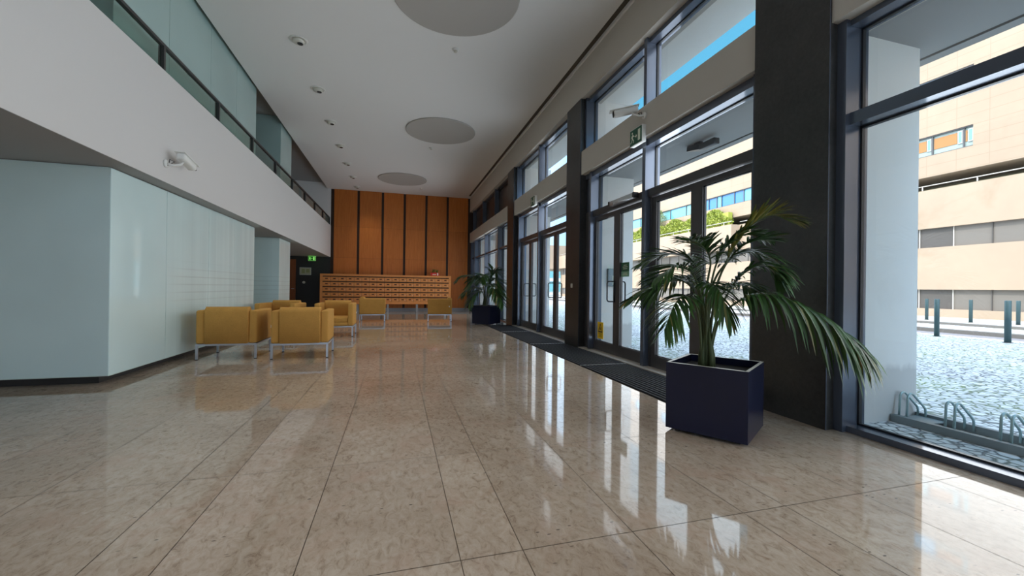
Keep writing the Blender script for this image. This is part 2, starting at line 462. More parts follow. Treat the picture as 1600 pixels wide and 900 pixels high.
# glass rooms under and over the gallery
def glass_room(name, label, y0, y1, z0, z1, ncuts, plinth):
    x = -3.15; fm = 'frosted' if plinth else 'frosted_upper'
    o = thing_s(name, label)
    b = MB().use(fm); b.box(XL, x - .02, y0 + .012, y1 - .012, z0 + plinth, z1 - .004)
    b.build('infill', o)
    cuts = ncuts
    for a, c in zip(cuts, cuts[1:]):
        b = MB().use(fm); b.box(x - .014, x, a + .004, c - .004, z0 + plinth, z1 - .012); b.build('glass_panel', o)
    xs_ = [XL, -5.2, x]
    for a, c in zip(xs_, xs_[1:]):
        b = MB().use(fm); b.box(a + .003, c - .003, y0, y0 + .014, z0 + plinth, z1 - .012); b.build('glass_panel', o)
        b = MB().use(fm); b.box(a + .003, c - .003, y1 - .014, y1, z0 + plinth, z1 - .012); b.build('glass_panel', o)
    if plinth:
        b = MB().use('plinth_dark'); b.box(XL, x - .14, y0 + .10, y1 - .10, z0, z0 + plinth); b.build('plinth', o)
        b = MB().use('frosted_edge'); b.box(x - .015, x + .002, y0, y1, z0 + plinth - .008, z0 + plinth); b.box(XL, x, y0 - .002, y0 + .013, z0 + plinth - .008, z0 + plinth); b.build('edge_trim', o)
    return o
def thing_s(name, label):
    o = struct_root(name, label, 'glass wall'); return o
Y1a, Y1b, Y2a, Y2b = 5.74, 10.65, 12.72, 13.92
glass_room('wall_glass', 'long frosted green glass wall under the gallery beside the armchairs', Y1a, Y1b, 0, SOF, [Y1a, 6.93, 8.28, 9.46, Y1b], .10)
glass_room('wall_glass_short', 'short frosted glass wall further along under the gallery', Y2a, Y2b, 0, SOF, [Y2a, Y2b], .10)
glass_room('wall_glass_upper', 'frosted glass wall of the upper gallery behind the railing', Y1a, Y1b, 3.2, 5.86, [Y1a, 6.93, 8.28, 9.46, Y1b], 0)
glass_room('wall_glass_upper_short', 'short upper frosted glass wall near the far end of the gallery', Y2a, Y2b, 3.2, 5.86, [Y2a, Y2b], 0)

# ------------------------------------------------------------------ window front on the right
names = ['pillar', 'pillar', 'pillar', 'pillar', 'pillar']
plab = ['dark granite pillar at the rear of the window front', 'dark granite pillar behind the viewer on the window front',
        'broad near dark granite pillar behind the large potted palm', 'middle dark granite pillar between the two pairs of glass doors',
        'farthest dark granite pillar beside the small potted palm']
for i, (a, c) in enumerate(P):
    b = MB().use('granite'); b.box(XR, 3.80, a, c, 0, 4.92)
    b.use('frame_gray').box(XR + .002, XR + .010, a - .003, a, 0, 4.92)
    S(b, 'pillar_%d' % (i + 1), plab[i], 'pillar')
b = MB().use('beam_cream'); b.box(3.475, 3.95, YR, YE + .3, 4.92, ZC)
S(b, 'beam_upper', 'cream plaster beam above the high windows', 'beam')
bays = [(YR, P[0][0]), (P[0][1], P[1][0]), (P[1][1], P[2][0]), (P[2][1], P[3][0]), (P[3][1], P[4][0]), (P[4][1], YE + .05)]
LZ0, LZ1 = 3.41, 3.87
for i, (a, c) in enumerate(bays):
    b = MB().use('beam_cream'); b.box(3.485, 3.90, a, c, LZ0, LZ1)
    S(b, 'beam_%d' % (i + 1), ['', 'cream lintel beam far behind the viewer', 'cream lintel beam over the near fixed window at the right edge', 'cream lintel beam over the near glass doors carrying a camera',
                             'cream lintel beam over the far glass doors', 'cream lintel beam beside the oak wall'][i] or 'cream lintel beam at the rear corner', 'beam')

def frame_grid(b, ylist, zlist, x0, x1, wy, wz):
    for y in ylist: b.box(x0, x1, y - wy / 2, y + wy / 2, zlist[0], zlist[-1])
    for z in zlist: b.box(x0 + .03, x1, ylist[0], ylist[-1], z - wz / 2, z + wz / 2)

wn = [0]
def window(ys_, zs_, label, x0=3.55, x1=3.80, wy=.075, wz=.07, glass=GX, dark=None, bead=True):
    wn[0] += 1
    b = MB().use('frame_gray'); 
    for y in ys_: b.box(x0, x1, y - wy / 2, y + wy / 2, zs_[0], zs_[-1])
    for z in zs_: b.box(x0 + .045, x1, ys_[0], ys_[-1], max(zs_[0], z - wz / 2), min(zs_[-1], z + wz / 2))
    if bead:
        b.use('gasket')
        for p, q in zip(ys_, ys_[1:]):
            for u, v in zip(zs_, zs_[1:]):
                a_, c_ = p + wy / 2, q - wy / 2; d_, e_ = u + wz / 2, v - wz / 2; t_ = .014
                if u == zs_[0]: d_ = u + wz if False else u + wz / 2
                for (q0, q1, r0, r1) in ((a_, a_ + t_, d_, e_), (c_ - t_, c_, d_, e_), (a_, c_, d_, d_ + t_), (a_, c_, e_ - t_, e_)):
                    b.box(glass - .012, glass + .022, q0, q1, r0, r1)
    w = S(b, 'window_%d' % wn[0], label, 'window')
    for p, q in zip(ys_, ys_[1:]):
        for u, v in zip(zs_, zs_[1:]):
            b = MB().use(dark or 'glass'); b.box(glass, glass + .01, p + wy / 2, q - wy / 2, u + wz / 2, v - wz / 2); b.build('pane', w)
    return w
# near fixed window (bay 3) and the ones behind the viewer
window([P[1][1] + .02, .18, P[2][0] - .035], [0., 2.59, LZ0], 'tall fixed window at the right edge beside the near granite pillar', wz=.10)
window([P[0][1] + .04, -4.2, P[1][0] - .04], [0., 2.59, LZ0], 'tall fixed window behind the viewer', wz=.10)
# far fixed window beside the oak wall
window([P[4][1] + .05, 14.62, 16.95, 19.3, YE], [0., 2.60, LZ0], 'row of tall fixed windows between the farthest pillar and the oak wall', wz=.07)
# high windows
for i, lab in ((1, 'high window strip far behind the viewer'), (2, 'high window strip over the near fixed window'), (3, 'high window pair over the near glass doors'), (4, 'high window pair over the far glass doors')):
    a, c = bays[i]; window([a + .03, (a + c) / 2, c - .03], [LZ1, 4.92], lab, wz=.14)
window([P[4][1] + .05, 15.2, 17.5, 19.8], [LZ1, 4.92], 'dark high window strip beside the oak wall', wz=.12, dark='dark_spandrel')

# door bays
LEAF_H = 2.53
def door_leaf(y0, y1, hinge_hi, label):
    """one glazed leaf; its meeting stile is at the low-y side when hinge_hi"""
    dn[0] += 1
    o = struct_root('door_%d' % dn[0], label, 'door')
    xa, xb = 3.645, 3.705; st, zb, zt = .105, .19, 2.455
    b = MB().use('door_gray')
    b.box(xa, xb, y0, y0 + st, .02, LEAF_H); b.box(xa, xb, y1 - st, y1, .02, LEAF_H)
    b.box(xa, xb, y0 + st, y1 - st, .02, zb); b.box(xa, xb, y0 + st, y1 - st, zt, LEAF_H)
    b.build('door_frame', o)
    b = MB().use('glass'); b.box(3.672, 3.68, y0 + st, y1 - st, zb, zt); b.build('pane', o)
    b = MB().use('gasket'); t_ = .012
    for (q0, q1, r0, r1) in ((y0 + st, y0 + st + t_, zb, zt), (y1 - st - t_, y1 - st, zb, zt), (y0 + st, y1 - st, zb, zb + t_), (y0 + st, y1 - st, zt - t_, zt)):
        b.box(3.664, 3.69, q0, q1, r0, r1)
    b.build('gasket', o)
    return o
def pull(o, y):
    for sx in (-1, 1):
        x0 = 3.675 + sx * .03; x1 = 3.675 + sx * .175; r_ = .04
        pts = [(x0, y, .945)]
        for k in range(5): pts.append((x1 - sx * r_ + sx * r_ * math.sin(k * PI / 8), y, .945 + r_ - r_ * math.cos(k * PI / 8)))
        for k in range(5): pts.append((x1 - sx * r_ + sx * r_ * math.cos(k * PI / 8), y, 1.295 - r_ + r_ * math.sin(k * PI / 8)))
        pts.append((x0, y, 1.295))
        b = MB().use('handle_dark'); b.tube(pts, .0125, 10)
        b.tube([(x0 + sx * .004, y, .945), (x0 + sx * .004, y, 1.295)], .0125, 10)
        b.build('handle', o)
dn = [0]
def door_bay(a, c, mid, l0, l1, l2, l3, lab):
    """frame with posts, centre mullion, transom and the glass over it"""
    wn[0] += 1
    b = MB().use('frame_gray'); x0, x1 = 3.55, 3.80
    b.box(x0, x1, c - .30, c - .23, 0, LZ0); b.box(x0, x1, a + .03, a + .10, 0, LZ0)          # side posts
    b.box(x0, x1, mid - .04, mid + .04, 0, LZ0)                                                # centre mullion
    b.box(x0 + .03, x1, a, c, LZ0 - .10, LZ0)                                                  # head
    b.use('door_gray').box(3.60, x1, a, c, 2.545, 2.66)                                       # transom
    b.box(3.635, 3.72, a + .1, l0, 0, 2.545); b.box(3.635, 3.72, l1, mid - .04, 0, 2.545); b.box(3.635, 3.72, mid + .04, l2, 0, 2.545); b.box(3.635, 3.72, l3, c - .27, 0, 2.545)
    b.box(3.60, 3.72, c - .24, c, 0, 2.545)
    b.use('frame_gray').box(3.62, 3.76, c - .24, c, 2.66, LZ0 - .1)
    b.use('gasket')
    for p, q in ((a + .10, mid - .04), (mid + .04, c - .30)):
        for (q0, q1, r0, r1) in ((p, p + .014, 2.66, LZ0 - .1), (q - .014, q, 2.66, LZ0 - .1), (p, q, 2.66, 2.674), (p, q, LZ0 - .114, LZ0 - .1)):
            b.box(GX - .012, GX + .022, q0, q1, r0, r1)
    w = S(b, 'window_%d' % wn[0], lab, 'window')
    for p, q in ((a + .10, mid - .04), (mid + .04, c - .30)):
        b = MB().use('glass'); b.box(GX, GX + .01, p, q, 2.66, LZ0 - .1); b.build('pane', w)
    return w
door_bay(P[2][1], P[3][0], 5.39, 3.43, 5.30, 5.455, 7.165, 'grey metal frame and over-door glass around the near glass doors')
door_bay(P[3][1], P[4][0], 10.17, 8.33, 10.08, 10.26, 11.90, 'grey metal frame and over-door glass around the far glass doors')
d = door_leaf(6.31, 7.165, True, 'near glass door leaf with a yellow warning sticker and looped black handle')
pull(d, 6.365)
# yellow warning sticker on this leaf
b = MB().use('sticker_yellow'); b.box(3.668, 3.6715, 6.80, 7.02, .235, .545)
b.use('sticker_black')
cy, cz = 6.91, .43
for (p0, p1) in (((cy - .075, cz - .06), (cy + .075, cz - .06)), ((cy + .075, cz - .06), (cy, cz + .085)), ((cy, cz + .085), (cy - .075, cz - .06))):
    dx, dz = p1[0] - p0[0], p1[1] - p0[1]; L = math.hypot(dx, dz); nx, nz = -dz / L * .007, dx / L * .007
    b.prism([(p0[0] - nx, p0[1] - nz), (p1[0] - nx, p1[1] - nz), (p1[0] + nx, p1[1] + nz), (p0[0] + nx, p0[1] + nz)], 'x', 3.6668, 3.668)
b.prism([(cy - .02, cz - .03), (cy + .03, cz - .03), (cy + .018, cz + .01), (cy, cz + .035), (cy - .012, cz + .005)], 'x', 3.6668, 3.668)
b.box(3.6668, 3.668, 6.83, 6.99, .352, .362)
for k, w_ in enumerate((.13, .10, .12)): b.box(3.6668, 3.668, 6.91 - w_ / 2, 6.91 + w_ / 2, .325 - k * .025, .332 - k * .025)
b.build('warning_sticker', d, label='yellow warning sticker with a black triangle')
d = door_leaf(5.455, 6.31, False, 'near glass door leaf with a green notice, next to the centre mullion')
b = MB().use('sticker_green'); b.box(3.668, 3.6715, 5.95, 6.19, 1.37, 1.61)
b.use('sticker_pale').box(3.6672, 3.668, 5.95, 6.19, 1.37, 1.46)
b.use('sign_white')
for z, w_ in ((1.565, .10), (1.535, .15), (1.505, .13), (1.43, .12), (1.405, .15)): b.box(3.6668, 3.6672, 6.07 - w_ / 2, 6.07 + w_ / 2, z - .005, z + .004)
b.build('notice', d, label='green notice stuck on the glass')
d = door_leaf(4.365, 5.30, True, 'glass door leaf behind the fronds of the large potted palm'); pull(d, 4.42)
door_leaf(3.43, 4.365, False, 'glass door leaf partly hidden by the near granite pillar')
d = door_leaf(11.08, 11.90, True, 'farthest glass door leaf beside the farthest pillar'); pull(d, 11.135)
door_leaf(10.26, 11.08, False, 'far glass door leaf left of the second centre mullion')
d = door_leaf(9.17, 10.08, True, 'far glass door leaf right of the second centre mullion'); pull(d, 9.225)
door_leaf(8.33, 9.17, False, 'far glass door leaf against the middle granite pillar')
# stone threshold
for k, (a, c) in enumerate(((P[2][1], P[3][0]), (P[3][1], P[4][0]))):
    b = MB().use('threshold_stone'); b.box(3.455, 3.80, a, c, 0, .018)
    S(b, 'trim_%d' % (k + 1), 'pale stone threshold under the %s glass doors' % ('near', 'far')[k], 'threshold')

# door closer above the first near leaf
t = thing('door_closer', 'aluminium door closer with a folded arm on the transom of the near glass doors', 'door closer', (3.60, 6.0, 2.62))
b = MB().use('aluminium'); b.box(-.085, 0, -.36, .36, -.03, .05, bev=.008); b.build('body', t)
b = MB().use('aluminium'); b.tube([(-.05, .30, -.035), (-.19, .02, -.03), (-.06, -.30, -.02)], .011, 8); b.build('arm', t)
b = MB().use('black_plastic'); b.box(-.088, .0, .36, .40, -.032, .052); b.build('end_cap', t); MB().use('black_plastic').box(-.088, 0, -.40, -.36, -.032, .052).build('end_cap', t)

# ------------------------------------------------------------------ entrance mats
for i, (y0, y1, lab) in enumerate(((3.23, 5.62, 'dark ribbed entrance mat nearest the large potted palm'), (5.64, 8.02, 'dark ribbed entrance mat in front of the near door leaf with the yellow sticker'),
                                   (8.04, 10.42, 'dark ribbed entrance mat in front of the far doors, second from the small palm'), (10.44, 12.36, 'dark ribbed entrance mat ending at the small potted palm'))):
    t = thing('entrance_mat', lab, 'mat', (3.06, (y0 + y1) / 2, 0), 0, 'ribbed mats along the doors')
    h = (y1 - y0) / 2
    b = MB().use('mat_dark'); b.box(-.39, .39, -h, h, .0005, .006); b.build('base', t)
    b = MB().use('mat_rib'); x = -.37
    while x < .37:
        b.box(x, x + .026, -h + .01, h - .01, .006, .014); x += .062
    b.use('aluminium').box(-.39, .39, -h, -h + .008, .006, .0135)
    b.build('ribs', t)

# ------------------------------------------------------------------ ceiling fittings
for (x, y, lab) in ((.82, 6.25, 'round grey ceiling disc nearest the viewer, cut by the top of the photo'), (1.16, 11.8, 'round grey ceiling disc in the middle of the hall ceiling'), (.19, 17.5, 'round grey ceiling disc nearest the oak wall')):
    b = MB().use('disc_gray'); b.lathe([(.955, 0), (.97, .006), (.97, .03)], (0, 0, -.03), 64)
    tag(b.build('ceiling_disc', None, None, (x, y, ZC)), lab, 'ceiling panel', 'round ceiling discs')
dl = [8.20, 10.11, 12.01, 13.93, 15.87, 17.73, 19.45]
ordn = ['nearest the viewer', 'second from the viewer', 'third from the viewer', 'fourth from the viewer', 'third from the oak wall', 'second from the oak wall', 'nearest the oak wall']
def downlight():
    t = thing('downlight', '', 'downlight', (0, 0, ZC), 0, 'adjustable downlights along the gallery edge of the ceiling')
    b = MB().use('white_plastic'); b.lathe([(.155, 0), (.15, -.012), (.12, -.016), (.115, -.004)], (0, 0, 0), 32); b.build('trim_ring', t)
    b = MB().use('offwhite_plastic')
    b.lathe([(.105, .002), (.10, -.03), (.085, -.055), (.06, -.065)], (.0, .0, -.003), 24)
    b.build('lamp_head', t)
    b = MB().use('lens'); b.lathe([(.05, -.066), (.048, -.075)], (.03, -.01, -.003), 20); b.build('lens', t)
    return t
d0 = downlight()
for i, y in enumerate(dl):
    t = d0 if i == 0 else copy_tree(d0)
    t.location = (-1.765, y, ZC); t['label'] = 'white adjustable ceiling downlight, the one %s' % ordn[i]
for (x, y, lab) in ((1.005, 7.66, 'small white ceiling detector beside the nearest grey disc'), (1.01, 13.28, 'small white ceiling detector beside the middle grey disc'), (1.0, 18.8, 'small white ceiling detector beside the grey disc near the oak wall')):
    t = thing('smoke_detector', lab, 'detector', (x, y, ZC), 0, 'small ceiling detectors')
    b = MB().use('white_plastic'); b.lathe([(.055, 0), (.055, -.018), (.045, -.03)], (0, 0, 0), 24); b.build('base', t)
    b = MB().use('offwhite_plastic'); b.lathe([(.035, -.03), (.034, -.05), (.02, -.062)], (0, 0, 0), 20); b.build('sensor_head', t)

# ------------------------------------------------------------------ security cameras
def cctv(label, loc, rotz, group, sg=1, yaw=0.):
    t = thing('security_camera', label, 'security camera', loc, rotz, group)     # mounted on a wall whose normal is local +x, looks along local +y
    b = MB().use('white_plastic'); b.lathe([(.05, 0), (.05, .02), (.03, .03)], (0, 0, 0), 20, 'x'); b.build('wall_plate', t)
    W = lambda *p: [(x, sg * y, z) for x, y, z in p]
    def bx(b, x0, x1, y0, y1, z0, z1, bev=0., seg=2):
        ya_, yb_ = sorted((sg * y0, sg * y1)); b.box(x0, x1, ya_, yb_, z0, z1, rot=Matrix.Rotation(yaw, 3, 'Z') @ Matrix.Rotation(-.18 * sg, 3, 'X'), piv=(.155, sg * .12, .1), bev=bev, seg=seg); return b
    MB().use('white_plastic').tube(W((.02, 0, 0), (.10, 0, -.02), (.15, .05, .01), (.16, .10, .06)), .016, 10).build('bracket', t)
    bx(MB().use('white_plastic'), .10, .21, .02, .38, .055, .15, .03, 3).build('housing', t)
    bx(MB().use('white_plastic'), .092, .218, .0, .43, .145, .157, .004).build('sunshield', t)
    bx(MB().use('lens'), .112, .198, .375, .392, .068, .140, .006).build('lens', t)
    MB().use('black_plastic').tube(W((.012, -.02, -.04), (.05, .02, .0), (.08, .05, .04), (.03, .05, .07), (.02, .04, -.01)), .006, 6).build('cable', t)
    return t
cctv('white bullet security camera on the white gallery parapet', (-2.92, 6.36, 2.72), 0, 'security cameras')
cctv('pale bullet security camera on the cream lintel above the green exit sign', (3.485, 5.28, 3.72), PI, 'security cameras', -1, 1.15)

# ------------------------------------------------------------------ exit signs
def pictogram(b, W, H, m, y=-.0012):
    """running man, arrow and door on a w x h face lying in the local x-z plane"""
    b.use(m)
    def P(poly): b.prism([(px * W, pz * H) for px, pz in poly], 'y', y, 0.)
    P([(-.30 + .05 * math.cos(k * PI / 4), .29 + .075 * math.sin(k * PI / 4)) for k in range(8)])
    P([(-.33, .18), (-.22, .20), (-.24, -.06), (-.33, -.08)])
    P([(-.25, .19), (-.10, .06), (-.12, .0), (-.26, .10)]); P([(-.32, .18), (-.42, .02), (-.38, -.01), (-.29, .12)])
    P([(-.27, -.05), (-.15, -.18), (-.18, -.36), (-.23, -.35), (-.21, -.20), (-.33, -.06)]); P([(-.33, -.06), (-.36, -.22), (-.46, -.30), (-.44, -.35), (-.31, -.25), (-.27, -.08)])
    P([(-.06, .04), (.03, .04), (.03, .14), (.11, 0.), (.03, -.14), (.03, -.04), (-.06, -.04)])
    P([(.20, -.36), (.40, -.36), (.40, .36), (.20, .36)])
def exit_sign(label, loc, rotz, W=.30, H=.23, lit=False, d_=.075):
    t = thing('exit_sign', label, 'exit sign', loc, rotz, 'green exit signs')
    b = MB().use('sign_lit' if lit else 'white_plastic'); b.box(-W / 2 - .008, W / 2 + .008, 0.006, d_, -H / 2 - .008, H / 2 + .012, bev=.004); b.build('housing', t)
    b = MB().use('sign_green_lit' if lit else 'sign_green'); b.box(-W / 2, W / 2, 0, .006, -H / 2, H / 2); f = b.build('face', t)
    b = MB(); pictogram(b, W, H, 'sign_lit' if lit else 'sign_white'); b.build('pictogram', f)
    return t
exit_sign('green running man exit sign on the lintel over the near glass doors', (3.41, 5.40, 3.45), -PI / 2)
exit_sign('green running man exit sign on the lintel over the far glass doors', (3.41, 10.22, 3.45), -PI / 2)
exit_sign('lit green exit sign hanging in the dark recess under the gallery', (-3.56, 19.5, 2.345), 0, .27, .19, True, .05)

# switches on pillars
for (y, z, lab) in ((2.95, 1.205, 'square white switch plate on the near granite pillar behind the palm'), (7.76, 1.225, 'white switch plate on the middle granite pillar')):
    t = thing('switch_plate', lab, 'switch', (XR, y, z))
    b = MB().use('offwhite_plastic'); b.box(-.010, 0, -.043, .043, -.043, .043, bev=.003); b.build('plate', t)
    b = MB().use('offwhite_plastic'); b.box(-.015, -.010, -.02, .02, -.028, .028, bev=.002); b.build('button', t)

# ------------------------------------------------------------------ recess by the oak wall: door, notice, white knob
b = MB().use('wood_red'); b.box(-4.75, -4.34, YE - .06, YE - .02, 0, 2.33)
o = S(b, 'door_9', 'reddish wooden door at the end of the passage under the gallery', 'door')
b = MB().use('aluminium'); b.tube([(-4.40, YE - .06, 1.02), (-4.40, YE - .12, 1.02), (-4.50, YE - .12, 1.02)], .009, 8); b.build('door_handle', o)
t = thing('framed_notice', 'pale framed notice on the black wall below the lit exit sign', 'notice', (-3.95, YE - .02, 1.81))
b = MB().use('aluminium'); b.box(-.235, .235, -.02, 0, -.165, .165); b.build('frame', t)
b = MB().use('paper'); b.box(-.222, .222, -.024, -.02, -.152, .152); p = b.build('sheet', t)
b = MB().use('paper_print'); b.box(-.15, -.02, -.0255, -.024, -.09, .10); b.box(.03, .17, -.0255, -.024, -.06, .10); b.build('printing', p)
t = thing('wall_button', 'small round white push button on the black wall under the notice', 'button', (-4.01, YE - .02, 1.31))
b = MB().use('white_plastic'); b.lathe([(.06, 0), (.058, -.02), (.04, -.03)], (0, 0, 0), 20, 'y'); b.build('plate', t)
b = MB().use('offwhite_plastic'); b.lathe([(.03, -.03), (.025, -.04)], (0, 0, 0), 16, 'y'); b.build('button', t)

# ------------------------------------------------------------------ mailbox cabinet
MY = 19.6
t = thing('mailbox_cabinet', 'long wooden bank of small letterboxes in front of the oak wall', 'mailboxes', (-.38, MY, 0))
X0, X1, Z0, Z1 = -2.86, 2.87, .36, 1.70
b = MB().use('wood_door')
b.box(X0, X1, -.02, .36, Z1 - .09, Z1); b.box(X0, X1, -.02, .36, Z0, Z0 + .10); b.box(X0, X0 + .10, -.02, .36, Z0 + .10, Z1 - .09); b.box(X1 - .10, X1, -.02, .36, Z0 + .10, Z1 - .09)
b.use('groove').box(X0 + .10, X1 - .10, .03, .36, Z0 + .10, Z1 - .09)
b.build('carcass', t)
for x in (-2.62, -1.31, 0.0, 1.31, 2.62):
    b = MB().use('plinth_gray'); b.box(x - .045, x + .045, .06, .30, 0, Z0); b.build('leg', t)
NC, NR = 17, 5
cw, rh = (X1 - X0 - .20) / NC, (Z1 - Z0 - .19) / NR
b = MB().use('wood_door'); b.box(.006, cw - .006, -.012, .03, .006, rh - .045); dm = b.build('door', t)
b = MB().use('wood_red'); b.box(cw / 2 - .055, cw / 2 + .055, -.016, -.012, .085, .135); b.use('sticker_black').box(cw / 2 - .045, cw / 2 + .045, -.018, -.016, .10, .128)
hm = b.build('label_holder', dm)
b = MB().use('aluminium'); b.lathe([(.012, -.012), (.011, -.02)], (cw - .05, 0, .075), 10, 'y'); lk = b.build('lock', dm)
for i in range(NC):
    for j in range(NR):
        if i == 0 and j == 0: o = dm
        else:
            o = dm.copy(); C.objects.link(o); o.parent = t
            for ch in (hm, lk):
                c_ = ch.copy(); C.objects.link(c_); c_.parent = o
        o.location = (X0 + .10 + i * cw, 0, Z0 + .10 + j * rh)
# red box with greenery on top
t = thing('potted_plant', 'small red gift box with green plant standing on the letterbox cabinet', 'plant', (1.74, MY + .12, Z1))
b = MB().use('red_card'); b.box(-.20, .20, -.10, .10, 0, .15, bev=.006); b.use('sign_white').box(.10, .15, -.102, -.1, .02, .13); b.box(-.12, .05, -.102, -.1, .05, .075); b.build('box', t)
b = MB().use('leaf_small')
for k in range(90):
    p = Vector((random.uniform(-.13, .15), random.uniform(-.09, .09), .15 + random.random() * .14)); a = random.random() * 6.28; l = .05
    d1 = Vector((math.cos(a) * l, math.sin(a) * l, random.uniform(-.02, .04))); d2 = Vector((-math.sin(a) * .02, math.cos(a) * .02, .012))
    b.quad(p, p + d1 * .5 + d2, p + d1, p + d1 * .5 - d2)
b.build('foliage', t)

# ------------------------------------------------------------------ armchairs
def armchair(label):
    t = thing('armchair', label, 'armchair', (0, 0, 0), 0, 'mustard yellow lobby armchairs')
    W, D = .41, .40; z0 = .245
    b = MB().use('fabric'); b.box(-.295, .295, -.385, .27, z0, .33, bev=.012); b.box(-.292, .292, -.39, .26, .325, .445, bev=.035, seg=4); b.build('seat', t)
    b = MB().use('fabric')
    # backrest with a rounded top, slightly proud of the arms behind
    prof = [(.25, z0), (.25, .72)] + [(.315 - .065 * math.cos(k * PI / 10), .75 + .06 * math.sin(k * PI / 10)) for k in range(1, 6)] + \
           [(.345 + .07 * math.sin(k * PI / 10), .735 + .075 * math.cos(k * PI / 10)) for k in range(0, 6)] + [(.415, z0)]
    n0 = len(b.bm.faces); b.prism([(p[0], p[1]) for p in prof], 'x', -.295, .295)
    es = [e for e in b.bm.edges if len({round(v.co.x, 4) for v in e.verts}) == 1]
    r = bmesh.ops.bevel(b.bm, geom=es, offset=.022, segments=3, profile=.5, affect='EDGES'); 
    for f in b.bm.faces: f.smooth = True; f.material_index = 0
    b.build('backrest', t)
    for s in (-1, 1):
        b = MB().use('fabric'); b.box(min(s * .295, s * W), max(s * .295, s * W), -.40, .395, z0, .757, bev=.026, seg=4); b.build('armrest', t)
    b = MB().use('chair_metal')
    for s in (-1, 1):
        b.box(min(s * .385, s * .41), max(s * .385, s * .41), -.40, .395, .215, .243)
        b.box(-.41, .41, min(s * .375, s * .398), max(s * .375, s * .398), .215, .243)
    b.box(-.012, .012, -.375, .375, .218, .243); b.build('frame', t)
    for sx in (-1, 1):
        for sy in (-1, 1):
            b = MB().use('chair_metal'); b.box(sx * .395 - .015, sx * .395 + .015, sy * .385 - .013, sy * .385 + .013, .012, .215); l = b.build('leg', t)
            b = MB().use('black_plastic'); b.box(sx * .395 - .017, sx * .395 + .017, sy * .385 - .015, sy * .385 + .015, 0, .012); b.build('foot_cap', l)
    b = MB().use('white_plastic'); b.box(.408, .424, .30, .335, .49, .53); b.build('tag', t, label='small white tag on the side')
    return t
a0 = armchair('mustard armchair seen from behind, beside the long frosted glass wall')
spots = [(-2.51, 7.66, PI, None), (-1.47, 7.53, PI + .03, 'mustard armchair seen from behind, second from the frosted glass wall'),
         (-2.50, 10.35, -.10, 'mustard armchair facing the viewer, mostly hidden behind two chair backs'), (-1.36, 10.44, .0, 'mustard armchair facing the viewer with its seat visible'),
         (-.76, 14.58, PI / 2, 'mustard armchair seen from the side in front of the letterboxes, turned towards the windows'),
         (1.45, 14.42, -PI / 2 - .08, 'shaded mustard armchair seen from the side, nearest the small potted palm')]
for i, (x, y, r_, lab) in enumerate(spots):
    t = a0 if i == 0 else copy_tree(a0)
    t.location = (x, y, 0); t.rotation_euler = (0, 0, r_)
    if lab: t['label'] = lab

# ------------------------------------------------------------------ potted palms
def catmull(pts, n):
    pts = [Vector(p) for p in pts]; q = [2 * pts[0] - pts[1]] + pts + [2 * pts[-1] - pts[-2]]; out = []
    m = len(pts) - 1
    for i in range(n + 1):
        u = i / n * m; k = min(int(u), m - 1); f = u - k; a, b_, c, d_ = q[k:k + 4]
        out.append(.5 * ((2 * b_) + (c - a) * f + (2 * a - 5 * b_ + 4 * c - d_) * f * f + (3 * b_ - a - 3 * c + d_) * f ** 3))
    return out
def frond(parent, pts, length, nl, droop, matn, start=.34, width=.011, rad=.008, seed=0, lim=None):
    rnd = random.Random(seed)
    R = catmull(pts, 40); N = len(R)
    b = MB().use('stem'); b.tube(R, [rad * (1.35 - 1.15 * i / (N - 1)) for i in range(N)], 6)
    b.use(matn)
    for i in range(nl):
        f = start + (1 - start) * (i + .5) / nl; u = f * (N - 1); k = min(int(u), N - 2); p = R[k].lerp(R[k + 1], u - k)
        T = (R[k + 1] - R[k]).normalized(); up = Vector((0, 0, 1)); up = (up - T * up.dot(T))
        if up.length < .15: up = Vector((0, -1, .2)); up = up - T * up.dot(T)
        up.normalize(); Sd = T.cross(up).normalized()
        g_ = (f - start) / (1 - start); prof = (.55 + .45 * math.sin(min(1, g_ * 1.6) * PI / 2)) * (1 - .55 * max(0, g_ - .55) / .45)
        for s in (-1, 1):
            L = length * prof * rnd.uniform(.86, 1.10)
            d_ = (Sd * s * rnd.uniform(.8, 1.0) + T * (.45 + .65 * g_ + rnd.uniform(-.12, .12)) + up * rnd.uniform(.0, .35)).normalized()
            dr = droop * rnd.uniform(.6, 1.4); prev = None; ns = 5
            sw = (d_.cross(Vector((0, 0, 1)))); 
            if sw.length < .1: sw = Sd.copy()
            sw.normalize()
            tw = Vector((0, 0, 1)) - d_ * d_.z; sw = (sw + tw * rnd.uniform(-.5, .5)).normalized()
            ww = width * rnd.uniform(.8, 1.2)
            for j in range(ns + 1):
                h = j / ns; c = p + d_ * (L * h * (1 - .25 * dr * h)) + Vector((0, 0, -1)) * dr * L * h * h
                if lim and lim[1] < c.y < lim[2]: c.x = min(c.x, lim[0] - .012)     # leaves bend where they touch the stone
                w_ = ww * (.35 + 2.6 * h * (1 - h) + .2 * (1 - h)) * (1 if j < ns else .05)
                fold = Vector((0, 0, 1)) * w_ * .35
                cur = [b.bm.verts.new(c - sw * w_ + fold), b.bm.verts.new(c), b.bm.verts.new(c + sw * w_ + fold)]
                if prev:
                    fs = [b.bm.faces.new((prev[0], prev[1], cur[1], cur[0])), b.bm.faces.new((prev[1], prev[2], cur[2], cur[1]))]; b._fin(fs, True)
                prev = cur
    return b.build('frond', parent)
